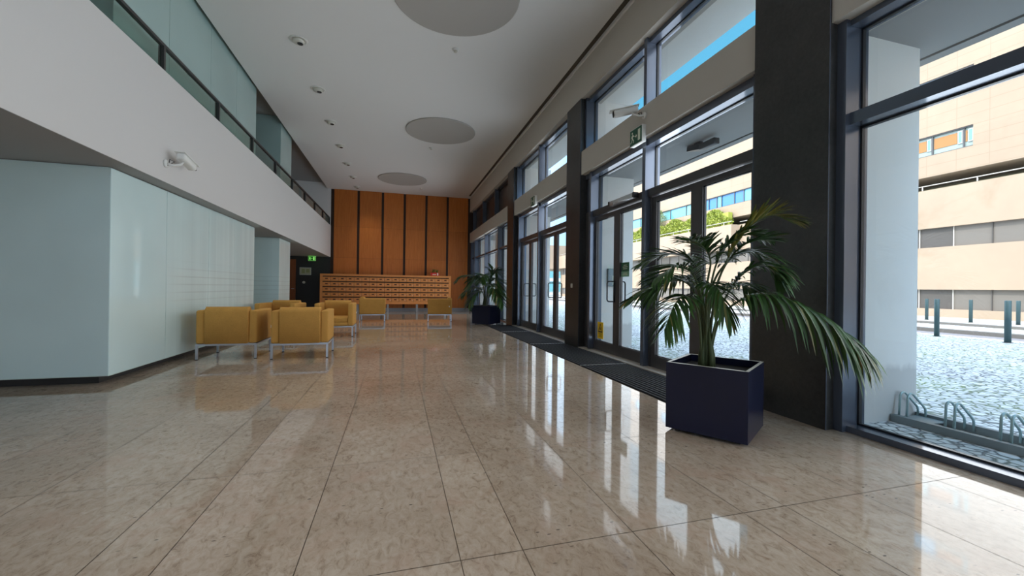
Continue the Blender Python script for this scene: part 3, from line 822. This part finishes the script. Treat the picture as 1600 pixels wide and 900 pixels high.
def palm(label, loc, ang, W, H, fronds, spec):
    t = thing('potted_palm', label, 'potted palm', loc, 0, 'palms in square black planters')
    rot = Matrix.Rotation(ang, 3, 'Z'); z0 = .025; w = W / 2; th = .022
    b = MB().use('planter_black')
    b.box(-w, w, -w, -w + th, z0, H); b.box(-w, w, w - th, w, z0, H); b.box(-w, -w + th, -w + th, w - th, z0, H); b.box(w - th, w, -w + th, w - th, z0, H); b.box(-w + th, w - th, -w + th, w - th, z0, z0 + .03)
    for f in b.bm.verts: f.co = rot @ f.co
    b.build('planter', t)
    b = MB().use('offwhite_plastic'); e = .0015
    for (q0, q1, r0, r1) in ((-w, w, -w, -w + th), (-w, w, w - th, w), (-w, -w + th, -w, w), (w - th, w, -w, w)): b.box(q0, q1, r0, r1, H, H + e)
    for f in b.bm.verts: f.co = rot @ f.co
    b.build('rim', t, label='pale upper edge of the planter')
    b = MB().use('black_plastic')
    for sx in (-1, 1):
        for sy in (-1, 1): b.box(sx * (w - .08) - .02, sx * (w - .08) + .02, sy * (w - .08) - .02, sy * (w - .08) + .02, 0, z0)
    for f in b.bm.verts: f.co = rot @ f.co
    b.build('feet', t)
    b = MB().use('soil'); b.box(-w + th, w - th, -w + th, w - th, H - .12, H - .06)
    for f in b.bm.verts: f.co = rot @ f.co
    b.build('soil', t)
    c0 = Vector(fronds[0][0]) - Vector(loc)
    b = MB().use('stem')
    for k in range(7):
        a = k * 2.4; r_ = .030 + .012 * (k % 3)
        bx, by = c0.x + math.cos(a) * r_, c0.y + math.sin(a) * r_
        b.tube([(bx, by, H - .07), (bx * .97 + c0.x * .03, by, H + .06), (c0.x + math.cos(a) * .02, c0.y + math.sin(a) * .02, H + .22 + .03 * (k % 4))], [.021, .017, .010], 8)
    b.build('trunk', t)
    for i, (f, sp) in enumerate(zip(fronds, spec)):
        pts = [Vector(p) - Vector(loc) for p in f]; pts = [Vector((min(p.x, p.x * .72 + .03), p.y, p.z)) if i != 1 and p.x > .12 else p for p in pts]
        frond(t, pts, sp[0], sp[1], sp[2], sp[3], start=sp[4], width=sp[5], rad=.009, seed=i * 13 + 5, lim=(XR - loc[0], *((2.54 - loc[1], 3.34 - loc[1]) if loc[1] < 5 else (11., 16.)) ) if loc[1] < 5 else (XR - loc[0], -3., 3.))
    return t
NEAR = [
    [(2.49, 2.85, .50), (2.52, 2.84, 1.02), (2.61, 2.77, 1.39), (2.72, 2.69, 1.63), (2.87, 2.56, 1.75), (3.06, 2.43, 1.69)],
    [(2.51, 2.85, .50), (2.56, 2.80, .88), (2.65, 2.70, 1.06), (2.77, 2.55, 1.14), (2.94, 2.36, 1.04), (3.09, 2.22, .88), (3.20, 2.13, .74)],
    [(2.47, 2.86, .50), (2.46, 2.88, .91), (2.41, 2.93, 1.17), (2.29, 2.99, 1.24), (2.12, 3.06, 1.17), (1.95, 3.13, 1.06)],
    [(2.48, 2.86, .50), (2.50, 2.90, 1.07), (2.53, 3.00, 1.34), (2.48, 3.12, 1.46), (2.37, 3.28, 1.48), (2.24, 3.39, 1.40)],
    [(2.49, 2.85, .50), (2.52, 2.84, 1.12), (2.66, 2.83, 1.38), (2.88, 2.75, 1.48), (3.07, 2.68, 1.40), (3.17, 2.64, 1.24)],
    [(2.50, 2.85, .50), (2.58, 2.84, 1.18), (2.76, 2.82, 1.47), (2.98, 2.78, 1.58), (3.18, 2.74, 1.58)],
    [(2.47, 2.86, .50), (2.39, 2.83, .96), (2.24, 2.77, 1.11), (2.08, 2.71, 1.05), (1.97, 2.69, .85)],
    [(2.49, 2.85, .50), (2.45, 2.80, 1.02), (2.38, 2.70, 1.20), (2.37, 2.58, 1.15), (2.40, 2.51, .94)],
    [(2.48, 2.86, .50), (2.49, 2.92, 1.07), (2.44, 3.02, 1.26), (2.38, 3.20, 1.23), (2.27, 3.33, 1.08)],
    [(2.49, 2.85, .50), (2.56, 2.86, .96), (2.74, 2.88, 1.17), (2.95, 2.88, 1.22), (3.12, 2.86, 1.14)],
    [(2.48, 2.86, .50), (2.49, 2.85, 1.15), (2.48, 2.80, 1.39), (2.39, 2.78, 1.51), (2.21, 2.72, 1.56)],
    [(2.50, 2.85, .50), (2.56, 2.80, .95), (2.68, 2.72, 1.25), (2.85, 2.62, 1.36), (3.02, 2.53, 1.28)],
    [(2.48, 2.86, .50), (2.45, 2.84, 1.0), (2.33, 2.82, 1.28), (2.15, 2.80, 1.34), (1.96, 2.80, 1.24)],
    [(2.49, 2.85, .50), (2.51, 2.84, 1.1), (2.56, 2.80, 1.42), (2.66, 2.74, 1.58), (2.82, 2.66, 1.62)]]
FAR = [
    [(2.72, 12.90, .52), (2.70, 12.91, .99), (2.62, 12.93, 1.36), (2.38, 13.00, 1.52), (2.08, 13.08, 1.52), (1.86, 13.14, 1.39)],
    [(2.72, 12.90, .52), (2.70, 13.01, .95), (2.58, 13.15, 1.15), (2.33, 13.32, 1.11), (2.09, 13.50, .89)],
    [(2.74, 12.90, .52), (2.70, 12.81, .91), (2.48, 12.66, 1.05), (2.31, 12.60, .91), (2.16, 12.54, .63)],
    [(2.76, 12.89, .52), (2.84, 12.87, 1.05), (2.93, 12.84, 1.47), (2.97, 12.83, 1.69), (2.89, 12.86, 1.86)],
    [(2.76, 12.89, .52), (2.86, 12.92, 1.16), (3.02, 12.95, 1.58), (3.14, 12.98, 1.71), (3.26, 13.02, 1.63)],
    [(2.78, 12.89, .52), (2.90, 12.84, 1.03), (3.04, 12.76, 1.26), (3.18, 12.68, 1.21), (3.30, 12.60, .92)],
    [(2.78, 12.89, .52), (2.83, 12.66, .95), (2.98, 12.42, 1.12), (3.12, 12.17, .93), (3.22, 12.04, .66)],
    [(2.74, 12.90, .52), (2.80, 13.09, 1.05), (2.82, 13.40, 1.37), (2.73, 13.73, 1.46), (2.60, 13.98, 1.33)],
    [(2.76, 12.89, .52), (2.75, 12.69, 1.05), (2.76, 12.37, 1.26), (2.83, 12.14, 1.16), (2.89, 12.03, .89)],
    [(2.74, 12.89, .52), (2.70, 12.86, 1.08), (2.56, 12.80, 1.42), (2.36, 12.74, 1.46), (2.16, 12.70, 1.22)],
    [(2.76, 12.89, .52), (2.80, 12.82, 1.10), (2.95, 12.70, 1.42), (3.12, 12.56, 1.40), (3.26, 12.46, 1.16)],
    [(2.74, 12.89, .52), (2.72, 12.84, 1.12), (2.68, 12.66, 1.50), (2.58, 12.48, 1.56), (2.46, 12.32, 1.36)]]
spec = [(.30, 46, .12, 'leaf_tip', .42, .0085), (.42, 52, .78, 'leaf', .36, .0098), (.36, 46, .25, 'leaf', .36, .0095), (.33, 42, .18, 'leaf', .42, .009), (.34, 42, .34, 'leaf', .38, .009),
        (.28, 38, .18, 'leaf', .45, .009), (.31, 40, .42, 'leaf', .40, .009), (.28, 36, .42, 'leaf', .45, .009), (.33, 40, .38, 'leaf', .42, .009), (.28, 36, .40, 'leaf', .42, .009), (.30, 36, .2, 'leaf', .45, .009),
        (.32, 42, .36, 'leaf', .42, .009), (.34, 42, .26, 'leaf', .42, .009), (.28, 40, .2, 'leaf', .45, .009)]
palm('large potted palm in a square black planter by the near granite pillar', (2.57, 2.83, 0), math.atan2(.344, .519), .60, .56, NEAR, spec)
palm('smaller potted palm in a black planter at the far end of the entrance mats', (2.785, 12.88, 0), math.atan2(.421, .40), .66, .60, FAR, [(.48, 38, .32, 'leaf', .36, .014)] * 12)

# ------------------------------------------------------------------ outside: portico
b = MB().use('cobble'); b.box(3.80, 15.2, -30, 130, -.16, -.02); b.box(-30, 3.80, -40, YR - .2, -.16, -.02)
S(b, 'ground', 'cobbled forecourt outside the windows', 'ground')
b = MB().use('asphalt'); b.box(15.2, 16.4, -30, 130, -.16, -.05)
S(b, 'road', 'narrow asphalt lane beyond the bollards', 'road')
b = MB().use('kerb_stone')
b.box(16.4, 16.75, -30, 130, -.16, .06)
S(b, 'kerb_1', 'pale stone kerb along the near lane', 'kerb')
b = MB().use('kerb_stone'); b.box(19.5, 19.85, -30, 130, -.16, .10)
S(b, 'kerb_2', 'pale stone kerb under the far pavement', 'kerb')
b = MB().use('cobble'); b.box(16.75, 19.5, -30, 130, -.16, .02)
S(b, 'road_2', 'paved strip between the two kerbs', 'road')
b = MB().use('cobble'); b.box(19.85, 60, -30, 130, -.16, .06)
S(b, 'pavement', 'pale paving in front of the office building', 'pavement')
for i, (a, c) in enumerate(P):
    b = MB().use('fin_white'); b.box(3.84, 4.72, a + .095, c, -.05, 4.97)
    S(b, 'column_%d' % (i + 1), ['white outer column at the rear', 'white outer column behind the viewer', 'white rendered outer column beside the bicycle rack', 'white rendered outer column beyond the near glass doors', 'white rendered outer column beyond the far glass doors'][i], 'column')
b = MB().use('fin_white'); b.box(3.84, 4.63, 15.5, 16.2, -.05, 4.97)
S(b, 'column_6', 'white rendered outer column in the middle of the farthest windows', 'column')
b = MB().use('fin_white'); b.box(3.84, 4.63, 19.2, 19.9, -.05, 4.97)
S(b, 'column_7', 'white rendered outer column at the oak wall end of the farthest windows', 'column')
b = MB().use('soffit_gray'); b.box(3.84, 4.93, YR - 4, YE + 6, 3.46, 3.64)
b.use('slot_dark').box(4.93, 4.955, YR - 4, YE + 6, 3.475, 3.62)
b.use('soffit_gray').box(4.955, 5.08, YR - 4, YE + 6, 3.45, 3.66)
S(b, 'slab_portico', 'grey portico slab outside above door height', 'ceiling')
b = MB().use('fin_white'); b.box(XL - .2, 4.63, YR - .2, YE + 6, 6.2, 13.2); b.box(3.95, 4.63, YR - .2, YE + 6, 4.97, 6.2)
S(b, 'roof', 'upper floors of the lobby building', 'building')
b = MB().use('dark_spandrel'); b.box(3.85, 3.93, P[4][1], YE + .3, LZ1, 4.95)
S(b, 'wall_spandrel', 'dark spandrel behind the high windows near the oak wall', 'wall')
# luminaire under the portico
t = thing('ceiling_spotlight', 'dark angled bracket lamp under the portico outside the near doors', 'lamp', (4.50, 5.28, 3.46))
b = MB().use('black_plastic'); b.box(-.05, .05, -.30, .02, -.14, -.05, bev=.01); b.build('housing', t)
b = MB().use('black_plastic'); b.box(-.045, .045, -.02, .30, -.13, -.05, rot=Matrix.Rotation(.18, 3, 'X'), piv=(0, 0, -.09)); b.box(-.03, .03, .02, .14, -.07, 0); b.build('arm', t)
# intercom on the outer column
t = thing('intercom_panel', 'grey intercom panel on the white column seen through the near glass door', 'intercom', (4.25, P[3][0] + .095, 1.40))
b = MB().use('galvanised'); b.box(-.12, .12, -.05, 0, -.18, .18, bev=.008); b.build('housing', t)
b = MB().use('sign_white'); b.box(-.02, .10, -.053, -.05, -.15, .04); p = b.build('screen', t)
b = MB().use('black_plastic')
for k in range(4): b.box(.0 + .03 * (k % 2), .015 + .03 * (k % 2), -.055, -.053, -.10 + .05 * (k // 2), -.075 + .05 * (k // 2))
b.build('keypad', t)

# bicycle rack
t = thing('bicycle_rack', 'galvanised bicycle rack of paired wheel hoops outside the near fixed window', 'bicycle rack', (4.56, 0, -.02))
b = MB().use('galvanised')
b.box(-.19, -.14, -1.3, 2.672, 0.0, .065); b.box(.13, .18, -1.3, 2.672, 0.0, .065)
b.box(-.14, .13, 2.44, 2.655, .03, .04); b.box(-.14, .13, -1.3, -1.1, .03, .04)
b.build('base', t)
y = 2.645
while y > -1.1:
    for dy in (0, -.058):
        pts = [(-.125, y + dy, .02), (-.115, y + dy, .17)]
        for k in range(1, 7): 
            a = PI - k * PI / 8.5; pts.append((-.068 + .047 * math.cos(a), y + dy, .215 + .05 * math.sin(a)))
        pts += [(.10, y + dy, .135), (.118, y + dy, .115), (.125, y + dy, .09), (.125, y + dy, .02)]
        b = MB().use('steel_green'); b.tube(pts, .0095, 8); b.build('hoop', t)
    y -= .326

# bollards
def bollard(label, x, y, z, h, r_):
    t = thing('bollard', label, 'bollard', (x, y, z), 0, 'dark bollards along the lane')
    b = MB().use('bollard_paint'); b.lathe([(r_, 0), (r_, h - .015), (r_ * .85, h)], (0, 0, 0), 16); b.build('post', t)
    b = MB().use('kerb_stone'); b.lathe([(r_ * 1.5, 0), (r_ * 1.45, .012)], (0, 0, 0), 16); b.build('base', t)
bollard('dark bollard on the near side of the lane, beside the white column', 14.35, 7.70, -.02, 1.03, .055)
bollard('thickest dark bollard on the near side of the lane', 14.36, 6.34, -.02, 1.03, .06)
bollard('dark bollard on the far pavement beside the white column', 21.4, 11.82, .06, .88, .055)
bollard('dark bollard on the far pavement between the two near bollards', 21.4, 10.45, .06, .88, .055)
bollard('dark bollard on the far pavement at the right edge of the photo', 21.7, 9.32, .06, .88, .055)
for i, (x, y) in enumerate(((13.2, 33.), (13.0, 36.5), (12.8, 40.))):
    bollard(['dark bollard seen through the far door leaf, nearest', 'dark bollard seen through the far door leaf, middle one', 'dark bollard seen through the far door leaf, farthest'][i], x, y, -.02, 1.0, .06)

# ------------------------------------------------------------------ office building across the lane
FX = 25.0
t = thing('office_building', 'sunlit cream stone office building across the lane', 'building', (0, 0, 0))
b = MB().use('render_wall'); ya, yb = -30, 60
b.box(FX, FX + 6, ya, yb, -.1, .44); b.box(FX, FX + 6, ya, yb, 1.36, 3.40); b.box(FX, FX + 6, ya, yb, 4.34, 6.22); b.box(FX - .75, FX, 25.3, yb, 4.34, 6.22); b.box(FX + .25, FX + 6, ya, yb, .44, 1.36); b.box(FX + .25, FX + 6, ya, yb, 3.4, 4.34)
b.build('wall', t)
def band(z0, z1, name):
    b = MB(); y = ya; k = 0
    while y < yb:
        w_ = 1.30; sh = ('band_dark', 'band_gray', 'band_light')[0 if 12.6 < y < 16 else (1 if (k * 7) % 5 < 2 else 2)]
        b.use(sh).box(FX + .17, FX + .24, y + .02, y + w_ - .02, z0, z1); b.use('rail_white' if 12 < y < 16 else 'band_dark').box(FX + .13, FX + .25, y - .02, y + .02, z0, z1)
        y += w_; k += 1
    b.build(name, t)
band(.44, 1.36, 'panel_band'); band(3.40, 4.34, 'panel_band')
b = MB().use('terrace_shaded'); b.box(FX + 2.6, FX + 6, ya, yb, 6.22, 6.90); b.box(FX + .02, FX + 2.6, ya, yb, 6.22, 6.24); b.build('terrace', t)
b = MB().use('rail_white'); b.box(FX + .05, FX + .09, ya, 25.3, 6.43, 6.47); b.box(FX - .72, FX - .68, 25.3, yb, 6.43, 6.47)
y = ya
while y < yb: q_ = 0 if y < 25.2 else -.77; b.box(FX + .05 + q_, FX + .09 + q_, y + .05, y + .09, 6.22, 6.44); y += 2.0
b.build('railing', t)
b = MB().use('render_wall'); b.box(FX - 4, FX + 6, 60.0, 68, 4.3, 8.0)
for x in (FX - 3.6, FX + .5): b.box(x, x + .6, 61, 61.6, -.1, 4.3)
b.build('overhang', t)
# upper volume with a window strip cut between cladding bands
HB = 15.5
b = MB().use('cladding'); uy = 46.
b.box(FX, FX + 6, ya, uy, 6.87, 7.895); b.box(FX, FX + 6, ya, uy, 8.86, 10.7); b.box(FX, FX + 6, ya, uy, 11.6, HB)
for z0, z1 in ((7.895, 8.86), (10.7, 11.6)):
    b.box(FX, FX + 6, ya, 4.2, z0, z1); b.box(FX, FX + 6, 6.5 if z0 < 9 else 4.2, 12.2, z0, z1)
    b.box(FX + .5, FX + 6, 4.2, uy, z0, z1)
b.box(FX, FX + 6, 16.8, 22.0, 7.895, 8.86)
b.build('upper_wall', t)
def win_strip(y0, y1, z0, z1, kinds, step):
    y = y0; k = 0
    while y < y1 - .01:
        e = min(y + step[k % len(step)], y1)
        f = MB().use('win_dark_frame'); f.box(FX + .08, FX + .16, y - .03, y + .03, z0, z1); f.box(FX + .04, FX + .2, y, e, z1 - .05, z1); f.box(FX + .06, FX + .16, y, e, z0, z0 + .04)
        f = f.build('window', t)
        p = MB().use(kinds[k % len(kinds)]); p.box(FX + .14, FX + .17, y + .03, e - .0, z0 + .04, z1 - .05); p.build('pane', f)
        if kinds[k % len(kinds)] == 'win_pale':
            q = MB().use('blind_orange'); q.box(FX + .12, FX + .14, y + .25, e - .05, z0 + .28, z1 - .17)
            q.use('win_frame').box(FX + .10, FX + .14, y + .05, y + .22, z0 + .25, z1 - .12); q.use('win_teal').box(FX + .095, FX + .10, y + .08, y + .19, z0 + .3, z1 - .17); q.build('blind', f)
        y = e; k += 1
win_strip(12.2, 16.8, 7.895, 8.86, ['win_pale'], [.36, 1.15, 1.15])
win_strip(22.0, 28.6, 7.895, 8.86, ['win_blue', 'win_cyan', 'win_blue', 'win_blue', 'win_cyan'], [1.0, 2.0, .9, 1.3, .5])
win_strip(28.6, uy, 7.895, 8.86, ['win_blue', 'win_teal', 'win_cyan', 'win_teal'], [1.6, 1.2, 2.2])
win_strip(12.2, uy, 10.7, 11.6, ['win_pale', 'win_cyan', 'win_pale'], [1.2, 2.0])
# roof line hedge on the terrace
def hedge(label, y0, y1, x0, x1, z0, h, n, seed):
    rnd = random.Random(seed); b = MB().use('hedge')
    for k in range(n):
        f = rnd.random(); y = y0 + (y1 - y0) * f; hh = h * (.78 + .22 * math.sin(y * 1.9) * math.sin(y * .7 + 1)) * min(1, .45 + (f if y0 < y1 else 1 - f) * 8) 
        # leaves mostly near the outer surface of the hedge
        a = rnd.random(); x = x0 + (x1 - x0) * (rnd.random() ** 2); z = z0 + hh * (1 - rnd.random() ** 2.2)
        s_ = rnd.uniform(.07, .15); q = [Vector((rnd.uniform(-1, 1), rnd.uniform(-1, 1), rnd.uniform(-1, 1))).normalized() * s_ for _ in range(2)]
        c = Vector((x, y, z)); b.quad(c - q[0], c - q[1] * .6, c + q[0], c + q[1] * .6)
    b.box(x0 + .12, x1, y0 + .15, y1, z0, z0 + h * .72); o = b.build('hedge'); tag(o, label, 'hedge', 'hedges on the terrace'); return o
hedge('bright green hedge on the building terrace seen through the near glass doors', 25.7, 44, FX - .62, FX - .12, 6.23, 1.42, 15000, 3)
# slender tree above the hedge
t2 = thing('terrace_tree', 'thin green tree rising above the terrace hedge', 'tree', (FX - .35, 34.6, 6.23))
b = MB().use('stem'); b.tube([(0, 0, 0), (.05, .03, 1.2), (0, 0, 2.4)], [.06, .05, .02], 8)
for k in range(9):
    a = k * 2.4; b.tube([(0, 0, .9 + k * .16), (math.cos(a) * .3, math.sin(a) * .3, 1.2 + k * .17), (math.cos(a) * .6, math.sin(a) * .6, 1.3 + k * .17)], [.02, .013, .006], 5)
b.build('trunk', t2)
b = MB().use('tree_leaf'); rnd = random.Random(5)
for k in range(1500):
    a = rnd.random() * 6.28; r_ = .75 * math.sqrt(rnd.random()); z = 1.0 + 1.7 * rnd.random(); r_ *= max(.25, 1 - abs(z - 1.7) / 1.2)
    c = Vector((math.cos(a) * r_, math.sin(a) * r_, z)); q = [Vector((rnd.uniform(-1, 1), rnd.uniform(-1, 1), rnd.uniform(-1, 1))).normalized() * .05 for _ in range(2)]
    b.quad(c - q[0], c - q[1] * .6, c + q[0], c + q[1] * .6)
b.build('crown', t2)

# distant buildings at the end of the lane, seen through the far doors
def block(label, x, y, w, d_, h, wall, glassm, floors, cat='building'):
    t = thing('distant_building', label, cat, (x, y, 0), 0, 'distant buildings at the end of the street')
    b = MB().use(wall); fh = h / floors
    b.box(0, w, .3, d_, -.1, h)
    for k in range(floors + 1): b.box(-.2, w + .2, 0, .4, max(0, k * fh - .25), k * fh + .3)
    b.build('wall', t)
    for k in range(floors):
        n = max(3, int(w / 2.4)); ww = w / n
        for j in range(n):
            f = MB().use('win_frame'); f.box(j * ww + .2, (j + 1) * ww - .2, .18, .32, k * fh + .45, (k + 1) * fh - .35); f = f.build('window', t)
            p = MB().use(glassm); p.box(j * ww + .3, (j + 1) * ww - .3, .15, .2, k * fh + .55, (k + 1) * fh - .45); p.build('pane', f)
    return t
block('distant white building with teal windows seen through the far doors', 27., 92., 26., 12., 10., 'far_white', 'win_teal', 3)
block('distant pale block with blue windows beside the teal one', 55., 100., 24., 12., 16., 'far_white', 'win_cyan', 5)

# ------------------------------------------------------------------ light: sky, sun, added fill lamps
w = bpy.data.worlds.new('sky'); bpy.context.scene.world = w; w.use_nodes = True
nt = w.node_tree; bg = nt.nodes['Background']
tc = nt.nodes.new('ShaderNodeTexCoord'); sp = nt.nodes.new('ShaderNodeSeparateXYZ'); nt.links.new(tc.outputs['Generated'], sp.inputs[0])
rp = nt.nodes.new('ShaderNodeValToRGB'); mr = nt.nodes.new('ShaderNodeMapRange'); mr.inputs[1].default_value = -1.; mr.inputs[2].default_value = 1.
nt.links.new(sp.outputs['X'], mr.inputs[0]); nt.links.new(mr.outputs[0], rp.inputs['Fac'])
e = rp.color_ramp.elements; e.new(.5); e.new(.5)
for i, (p_, c_) in enumerate(((.12, (2.9, 3.1, 3.3)), (.42, (2.5, 3.1, 4.0)), (.60, (1.9, 2.7, 3.9)), (.73, (.125, .49, .78)))):
    e[i].position = p_; e[i].color = (*c_, 1)
nt.links.new(rp.outputs['Color'], bg.inputs['Color']); bg.inputs['Strength'].default_value = 1.0
s = bpy.data.lights.new('sun', 'SUN'); s.energy = 3.0; s.color = (1., .93, .82); s.angle = .009
so = bpy.data.objects.new('sun', s); C.objects.link(so)
d_ = Vector((1.0, .38, -1.30)); so.rotation_euler = d_.to_track_quat('-Z', 'Y').to_euler()
# soft fill lights added to strengthen the daylight, in each bay just outside the panes
for i in range(len(bays)):
    a, c = bays[i]
    for (z0, z1, L) in ((.15, 3.3, 2.0), (3.95, 4.85, 2.2)):
        if i == 5 and z0 > 3: continue
        if i < 2: L *= .6
        l = bpy.data.lights.new('window_fill', 'AREA'); l.shape = 'RECTANGLE'; l.size = z1 - z0; l.size_y = c - a - .3
        l.energy = L * PI * l.size * l.size_y; l.color = (.93, .985, 1.07); l.spread = math.radians(156)
        o = bpy.data.objects.new('window_fill', l); C.objects.link(o); o.location = (3.815, (a + c) / 2, (z0 + z1) / 2)
        o.rotation_euler = Vector((-1, 0, 0)).to_track_quat('-Z', 'Y').to_euler()
# spot lamps added at the unlit downlights and nearer, to brighten the hall
for y in dl + [6.28, 4.36, 2.45, .55, -1.4]:
    l = bpy.data.lights.new('fill_spot', 'SPOT'); l.energy = 90; l.spot_size = math.radians(84); l.spot_blend = 1.; l.shadow_soft_size = .05; l.color = (1, .95, .88)
    o = bpy.data.objects.new('fill_spot', l); C.objects.link(o); o.location = (-1.73, y, ZC - .09)
    o.rotation_euler = Vector((.30, -.05, -1)).to_track_quat('-Z', 'Y').to_euler()

# ------------------------------------------------------------------ camera
F = 640.346; yaw, pitch, roll = .274556, .00125324, .0128601
f = Vector((math.sin(yaw) * math.cos(pitch), math.cos(yaw) * math.cos(pitch), math.sin(pitch)))
r = Vector((math.cos(yaw), -math.sin(yaw), 0)); u = r.cross(f)
r2 = math.cos(roll) * r + math.sin(roll) * u; u2 = -math.sin(roll) * r + math.cos(roll) * u
cam = bpy.data.cameras.new('camera'); co = bpy.data.objects.new('camera', cam); C.objects.link(co)
cam.sensor_fit = 'HORIZONTAL'; cam.sensor_width = 36.; cam.lens = F / 1600 * 36.; cam.clip_start = .05; cam.clip_end = 500
mw = Matrix((r2, u2, -f)).transposed().to_4x4(); mw.translation = Vector((0, 0, 1.15)); co.matrix_world = mw
sc = bpy.context.scene; sc.camera = co
sc.view_settings.view_transform = 'Standard'; sc.view_settings.look = 'None'; sc.view_settings.gamma = 1; sc.view_settings.use_curve_mapping = False
sc.view_settings.exposure = .30
cy = sc.cycles
cy.use_denoising = True; cy.max_bounces = 10; cy.diffuse_bounces = 5; cy.glossy_bounces = 5; cy.transparent_max_bounces = 24; cy.transmission_bounces = 6
cy.sample_clamp_indirect = 6.; cy.caustics_reflective = False; cy.caustics_refractive = False
